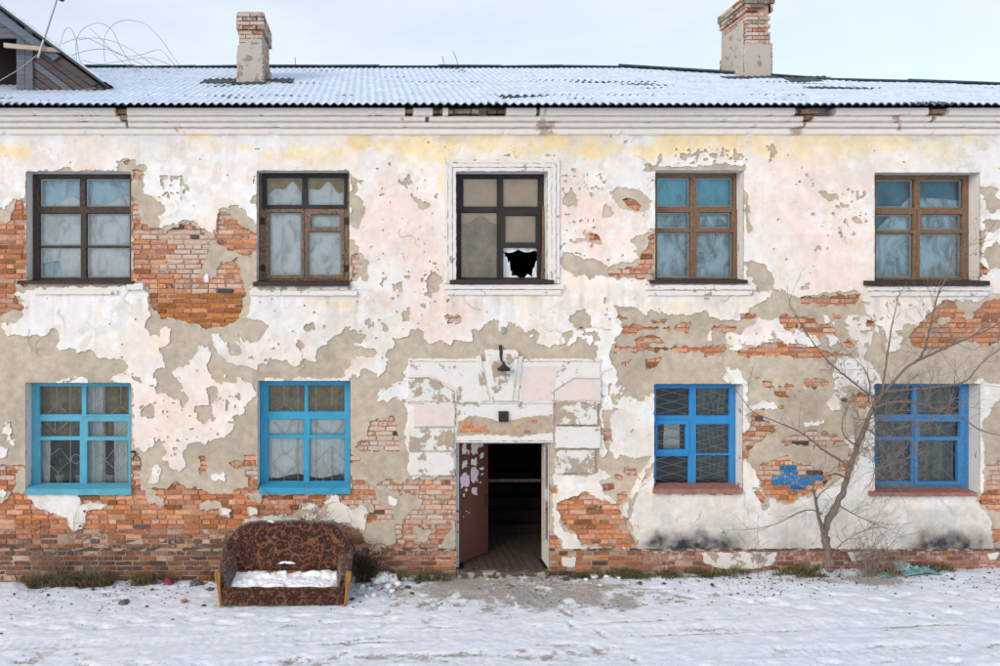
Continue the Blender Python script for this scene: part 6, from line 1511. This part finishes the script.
def limb(name, lst, y0, y1, r0, r1, ntw, tl=0.45, sides=7, root=None):
    pts = smooth(tp(lst, y0, y1), 6); n = len(pts); rad = [(r0 + (r1 - r0) * (i / (n - 1)) ** 0.8) * random.uniform(0.86, 1.14) for i in range(n)]
    for i in range(1, n - 1): pts[i] = pts[i] + Vector((random.uniform(-1, 1), random.uniform(-1, 1), random.uniform(-1, 1))) * rad[i] * 0.25
    m = MB(); m.tube(pts, rad, sides); m.out(name, M['bark'], TREE, True)
    for k in range(ntw):
        i = random.randrange(n // 4, n); d = (pts[min(i + 1, n - 1)] - pts[max(i - 1, 0)]).normalized()
        side = Vector((random.uniform(-1, 1), random.uniform(-0.8, 0.5), random.uniform(-0.6, 1))); twig(pts[i].copy(), d * 0.6 + side, tl * random.uniform(0.5, 1.3), max(0.003, rad[i] * 0.3 if rad[i] < 0.02 else 0.005), 3)
limb('trunk', [(829,570),(829,560),(827,545),(825,531),(833,512),(841,496),(846,482),(851,465),(858,446),(865,428),(872,410),(880,396)], TY, TY + 0.05, 0.062, 0.027, 14, 0.45, 9)
limb('branch', [(880,396),(892,384),(905,369),(918,360),(924,350),(929,332),(934,312),(937,298),(944,282),(950,266),(953,250)], TY + 0.05, TY - 0.15, 0.023, 0.005, 40, 0.5)
limb('branch', [(918,360),(934,353),(950,346),(968,338),(985,331),(1003,322),(1030,312)], TY - 0.05, TY - 0.35, 0.022, 0.006, 12, 0.5)
limb('branch', [(882,393),(885,372),(889,345),(892,325),(896,308),(898,296)], TY + 0.04, TY + 0.1, 0.018, 0.004, 10, 0.35)
limb('branch', [(878,400),(866,392),(853,382),(838,370),(824,357),(812,341),(804,329),(796,316),(789,304)], TY + 0.05, TY - 0.1, 0.018, 0.004, 12, 0.45)
limb('branch', [(868,402),(870,386),(866,372),(858,362),(848,352)], TY + 0.02, TY + 0.2, 0.014, 0.003, 6, 0.3)
limb('branch', [(850,466),(838,459),(822,449),(812,441),(800,432),(782,424),(764,417),(752,411),(742,398),(734,388)], TY, TY + 0.1, 0.020, 0.003, 14, 0.4)
limb('branch', [(828,540),(822,528),(818,514),(816,500),(813,490)], TY, TY - 0.12, 0.036, 0.016, 7, 0.45)
limb('branch', [(822,514),(812,510),(800,512),(790,517),(776,524),(760,528),(744,530)], TY - 0.1, TY - 0.2, 0.012, 0.003, 10, 0.4)
limb('branch', [(816,500),(822,492),(828,488)], TY - 0.1, TY - 0.3, 0.012, 0.004, 5, 0.3)
limb('branch', [(874,408),(890,403),(910,402),(932,408),(952,415),(968,422),(980,430),(1000,435),(1020,434)], TY, TY - 0.25, 0.022, 0.004, 16, 0.45)
limb('branch', [(866,428),(876,436),(884,450),(890,466),(894,480)], TY, TY - 0.2, 0.012, 0.003, 14, 0.35)
limb('branch', [(884,392),(905,390),(930,388),(952,385),(966,381),(975,371),(985,360),(1000,350),(1020,344)], TY + 0.02, TY - 0.3, 0.018, 0.005, 14, 0.45)
limb('branch', [(858,446),(846,438),(842,426),(846,410),(852,398)], TY, TY - 0.2, 0.014, 0.003, 8, 0.35)
limb('branch', [(838,505),(850,512),(862,518),(876,524),(890,530)], TY, TY - 0.25, 0.012, 0.003, 12, 0.4)
limb('branch', [(830,560),(840,545),(855,535),(870,528)], TY, TY - 0.25, 0.010, 0.003, 14, 0.4)
limb('branch', [(848,478),(836,474),(828,476)], TY - 0.02, TY - 0.1, 0.020, 0.012, 3, 0.3)
for px, py in ((884,470),(910,440),(930,420),(860,420),(950,400),(876,425),(900,480),(880,440),(890,455),(900,410),(895,430),(875,470),(905,460),(886,402),(898,396)):
    for k in range(6): twig(Vector(P(px, py, TY + random.uniform(-0.15, 0.2))) - TB, Vector((random.uniform(-1, 1), random.uniform(-.4, .2), random.uniform(-1, 1))), 0.5, 0.005, 2)
twigs.out('twigs', M['twig'], TREE)

# ------------------------------------------------------------------ dead weeds, grass, litter
def weed(name, label, px, py, y, n, h, spread, seed, mat='weed', r=0.004, cat='weed', group=None, lean=0.0):
    random.seed(seed); x = P(px, py, y)[0]; b = Vector((x, y, gz(x, y) - 0.01)); m = MB()
    for i in range(n):
        a = random.uniform(0, 6.28); hh = h * random.uniform(0.45, 1.1); sp = spread * random.uniform(0.2, 1); p = Vector((random.uniform(-.06, .06) * spread * 4, random.uniform(-.04, .04), 0)); pts = [p]; cur = p.copy(); d = Vector((math.cos(a) * sp + lean, math.sin(a) * sp * 0.4 - 0.05, 1)).normalized()
        for k in range(5):
            d = (d + Vector((random.uniform(-.3, .3), random.uniform(-.2, .15), random.uniform(-.2, .15)))).normalized(); cur = cur + d * hh / 5
            if cur.y + y > -0.03: cur.y = -0.03 - y
            pts.append(cur.copy())
            if k > 0 and random.random() < 0.8:
                q = cur + Vector((random.uniform(-.15, .15), random.uniform(-.08, .03), random.uniform(0.0, .14))) * (h / 0.8)
                if q.y + y > -0.03: q.y = -0.03 - y
                m.tube([cur, (cur + q) / 2 + Vector((0, 0, 0.01)), q], [r * 0.7, r * 0.6, r * 0.3], 3, False)
        m.tube(pts, [r * (1 - 0.13 * k) for k in range(6)], 4, False)
    o = m.out(name, M[mat], None); o.location = b; return tag(o, label, cat, group)
weed('dead_weed', 'tall dry weed with thin stems under the light blue window', 56, 585, -0.16, 22, 1.0, 0.30, 1, r=0.0042)
weed('dead_weed', 'single tall bent stem reaching the light blue window sill', 62, 583, -0.14, 2, 1.55, 0.10, 2, r=0.005)
weed('dead_weed', 'low tangled dry weed left of the sofa by the brick plinth', 96, 584, -0.2, 26, 0.55, 0.5, 3)
weed('dead_weed', 'dry weed thicket at the far left foot of the wall', 36, 586, -0.2, 22, 0.6, 0.4, 4)
weed('dead_bush', 'dense dark dead bush between the sofa and the heap of rubbish', 366, 578, -0.25, 90, 0.62, 0.5, 5, mat='darkweed', r=0.006, cat='bush')
weed('dead_bush', 'thin dead sprigs rising behind the sofa under the sky blue window', 300, 575, -0.12, 14, 1.55, 0.14, 6, mat='darkweed', r=0.004, cat='bush')
weed('dead_bush', 'dark dead scrub rising behind the top edge of the sofa back', 312, 575, -0.10, 40, 1.12, 0.25, 12, mat='darkweed', r=0.0045, cat='bush')
weed('dead_bush', 'pale spreading dead bush to the right of the tree foot', 868, 570, -0.35, 44, 0.85, 0.65, 7, mat='weed', r=0.0045, cat='bush', lean=-0.1)
weed('dead_bush', 'low dead bush by the rags at the right of the wall', 890, 572, -0.4, 30, 0.5, 0.7, 8, mat='weed', r=0.004, cat='bush')
weed('dead_weed', 'thin leafless sprig in front of the stained plaster left of the tree', 760, 568, -0.2, 6, 1.0, 0.35, 9, mat='twig', r=0.0032)
random.seed(81)
def grass(name, label, spans, n, hmin, hmax, mats, seed):
    """blades as bent three-point strips"""
    r = np.random.default_rng(seed); v = []; f = []; cl = []
    for (pa, pb, y0, y1, k) in spans:
        for i in range(int(n * k)):
            px = r.uniform(pa, pb); y = r.uniform(y0, y1); x = CX + (px - 365) * (12 + y) / FPX
            if fbm(np.array([x * 60]), np.array([y * 60]), 14, 700 + seed, 2)[0] < -0.12: continue
            z = gz(x, y) - 0.01; h = r.uniform(hmin, hmax); a = r.uniform(0, 6.28); l = h * r.uniform(0.3, 1.7); w = r.uniform(0.002, 0.0045)
            dx, dy = math.cos(a) * l, math.sin(a) * l * 0.6 - l * 0.25; sx_, sy_ = -math.sin(a) * w, math.cos(a) * w; b = len(v)
            ymx = -0.075 - y
            v += [(x - sx_, y - sy_, z), (x + sx_, y + sy_, z), (x + dx * .4 - sx_, y + min(dy * .4 - sy_, ymx), z + h * .7), (x + dx * .4 + sx_, y + min(dy * .4 + sy_, ymx), z + h * .7), (x + dx, y + min(dy, ymx), z + h * r.uniform(0.55, 1.0))]
            f += [(b, b + 1, b + 3, b + 2), (b + 2, b + 3, b + 4)]
            c = [(0.10, 0.115, 0.035), (0.17, 0.14, 0.06), (0.24, 0.18, 0.10), (0.10, 0.075, 0.045)][r.choice(4, p=mats)]; cl += [c] * 5
    o = mobj(name, v, f, M['grass'], None); add_col(o.data, 'Col', np.array(cl)); return tag(o, label, 'grass', kind='stuff')
grass('dry_grass', 'dry brown grass along the foot of the left brick wall', [(28, 105, -0.32, -0.08, 1.0), (0, 30, -0.22, -0.08, .2), (100, 215, -0.25, -0.08, .55), (350, 450, -0.3, -0.08, .3)], 4200, 0.05, 0.24, [0.03, 0.27, 0.42, 0.28], 1)
grass('green_grass', 'thin green and brown grass along the foot of the right wall', [(552, 640, -0.26, -0.08, .55), (620, 720, -0.34, -0.08, 0.8), (700, 800, -0.3, -0.08, .45), (795, 840, -0.4, -0.1, .4), (870, 960, -0.35, -0.08, .5)], 2600, 0.03, 0.13, [0.25, 0.3, 0.2, 0.25], 2)
# clods of snow, rubble and paper
def lump_mesh(seed, s, flat=0.7):
    r = random.Random(seed); m = MB(); n, k = 6, 8; v = []; f = []
    ph = [r.uniform(0, 6.28) for _ in range(6)]
    for i in range(n + 1):
        t = math.pi * i / n
        for j in range(k):
            a = 2 * math.pi * j / k; q = s * (1 + 0.25 * math.sin(3 * a + ph[0]) * math.sin(2 * t + ph[1]) + 0.18 * math.sin(5 * a + ph[2] + 3 * t) + r.uniform(-.1, .1) * (0 < i < n))
            v.append((q * math.sin(t) * math.cos(a), q * math.sin(t) * math.sin(a), -q * math.cos(t) * flat))
    for i in range(n):
        for j in range(k): f.append((i * k + j, i * k + (j + 1) % k, (i + 1) * k + (j + 1) % k, (i + 1) * k + j))
    return v, f
def lumps(name, labs, spots, mat, cat, group, seed, flat=0.7, smooth_=False):
    random.seed(seed)
    for i, (px, py, s) in enumerate(spots):
        # stand it on the ground where the photograph has it
        y = -0.3
        for _ in range(12):
            x = CX + (px - 365) * (12 + y) / FPX; zz = gz(x, y); y = FPX * (CZ - zz) / (py - 300) - 12
        y = min(y, -0.12 - s); x = CX + (px - 365) * (12 + y) / FPX
        v, f = lump_mesh(seed * 100 + i, s, flat); o = mobj(name, v, f, M[mat], None, smooth_); o.location = (x, y, gz(x, y) + s * flat * 0.45); o.rotation_euler = (0, 0, random.uniform(0, 6))
        tag(o, labs[i] if isinstance(labs, list) else labs, cat, group)
lumps('snow_clod', 'white clod of snow in the heap right of the sofa', [(384,577,0.13),(392,581,0.10),(376,583,0.08),(398,585,0.06),(388,588,0.06),(370,590,0.05),(404,580,0.05),(380,571,0.10),(362,588,0.05),(374,596,0.04),(392,592,0.045),(366,597,0.035)], 'snow', 'snow clod', 'snow clods beside the sofa', 3, 0.7, True)
lumps('snow_clod', 'lone white clod of snow near the left door jamb', [(432,578,0.06)], 'snow', 'snow clod', None, 4, 0.6, True)
lumps('snow_clod', 'small white clod of snow on the rubble right of the door', [(594,574,0.075),(606,577,0.05),(619,577,0.045),(586,580,0.04),(600,584,0.04)], 'snow', 'snow clod', 'snow clods right of the door', 5, 0.45, True)
lumps('brick_shard', ['orange brick shard lying on the snow left of the sofa', 'pinkish brick shard at the front right corner of the sofa'], [(184,602,0.05),(343,606,0.035)], 'shard', 'brick shard', None, 6, 0.5)
lumps('stone', ['grey stone lying on the snow in front of the left wall', 'dark stone at the wall foot just left of the sofa', 'dark stone beside the left arm of the sofa'], [(124,603,0.075),(196,582,0.10),(210,590,0.06)], 'stone', 'stone', None, 7, 0.4)
lumps('rubble', 'small dark clod of earth by the wall foot left of the door', [(352,600,0.035),(408,588,0.04),(418,583,0.045),(412,594,0.03)], 'earth', 'clod', 'earth clods left of the door', 8, 0.6)
lumps('rubble', 'small dark clod of earth on the snow at the right wall foot', [(566,580,0.05),(640,584,0.04),(664,584,0.03),(712,586,0.03),(738,594,0.02)], 'earth', 'clod', 'earth clods at the right wall foot', 9, 0.6)
lumps('rubble', 'small dark clod in the snow left of the sofa', [(48,596,0.025),(93,590,0.03),(152,590,0.03),(204,606,0.03)], 'earth', 'clod', 'clods in the snow left of the sofa', 10, 0.6)
def rag(name, label, px, py, w, d, h, mat, seed, cat='rag'):
    y = -0.3
    for _ in range(12):
        x = CX + (px - 365) * (12 + y) / FPX; zz = gz(x, y); y = FPX * (CZ - zz) / (py - 300) - 12
    y = min(y, -0.2 - d / 2); x = CX + (px - 365) * (12 + y) / FPX
    uu = np.linspace(-1, 1, 30); UU, VV = np.meshgrid(uu, uu); edge_ = 1 + 0.3 * fbm(UU * 10 + 40, VV * 10, 7, 800 + seed, 2)
    Hh = h * (0.15 + np.clip(1 - (UU ** 2 + VV ** 2) * 0.6, 0, 1) * (0.6 + 0.8 * np.abs(fbm(UU * 10, VV * 10, 5, 810 + seed, 3, 0.6)) * 2))
    o = grid_mesh(name, np.stack([UU * w / 2 * edge_, VV * d / 2 * edge_, Hh], -1), M[mat]); o.location = (x, y, gz(x, y)); q = o.modifiers.new('t', 'SOLIDIFY'); q.thickness = 0.006; tag(o, label, cat); return o
rag('turquoise_rag', 'crumpled turquoise cloth lying at the foot of the right wall', 918, 573, 0.55, 0.22, 0.09, 'rag_teal', 1)
rag('turquoise_rag', 'small turquoise cloth scrap among the weeds near the tree', 884, 577, 0.2, 0.12, 0.05, 'rag_teal', 2)
o = rag('blue_rag', 'pale blue rag slumped over the weeds above the turquoise cloth', 902, 566, 0.22, 0.14, 0.12, 'rag_blue', 3); o.rotation_euler = (R(55), 0, R(-20)); o.location.z += 0.10
rag('red_litter', 'crumpled crimson wrapper at the wall foot left of the sofa', 168, 582, 0.15, 0.09, 0.07, 'crimson', 4, 'wrapper')
# crumbs of soil, bark and leaf litter on the snow near the wall
rr = np.random.default_rng(91); v = []; f = []
for i in range(5200):
    y = -0.08 - abs(rr.normal(0, 0.55)); x = rr.uniform(-8.6, 8.9)
    if y < -2.6 or (-4.2 < x < -2.3 and -1.2 < y < -0.3): continue
    if fbm(np.array([x * 60]), np.array([y * 60]), 38, 905, 3)[0] < rr.uniform(-0.35, 0.55): continue
    s_ = rr.uniform(0.005, 0.022) * (1.0 if rr.random() > 0.06 else 1.8); z = gz(x, y) + 0.002; a = rr.uniform(0, 6.28); b = len(v); ex = rr.uniform(0.25, 0.9)
    ca, sa = math.cos(a) * s_, math.sin(a) * s_
    v += [(x - ca, y - sa, z), (x + sa * ex, y - ca * ex, z), (x + ca, y + sa, z), (x - sa * ex, y + ca * ex, z), (x, y, z + s_ * rr.uniform(0.3, 0.9))]
    f += [(b, b + 1, b + 4), (b + 1, b + 2, b + 4), (b + 2, b + 3, b + 4), (b + 3, b, b + 4)]
o = mobj('soil_crumbs', v, f, M['earth'], None); tag(o, 'dark crumbs of soil and leaf litter scattered over the snow', 'litter', kind='stuff')
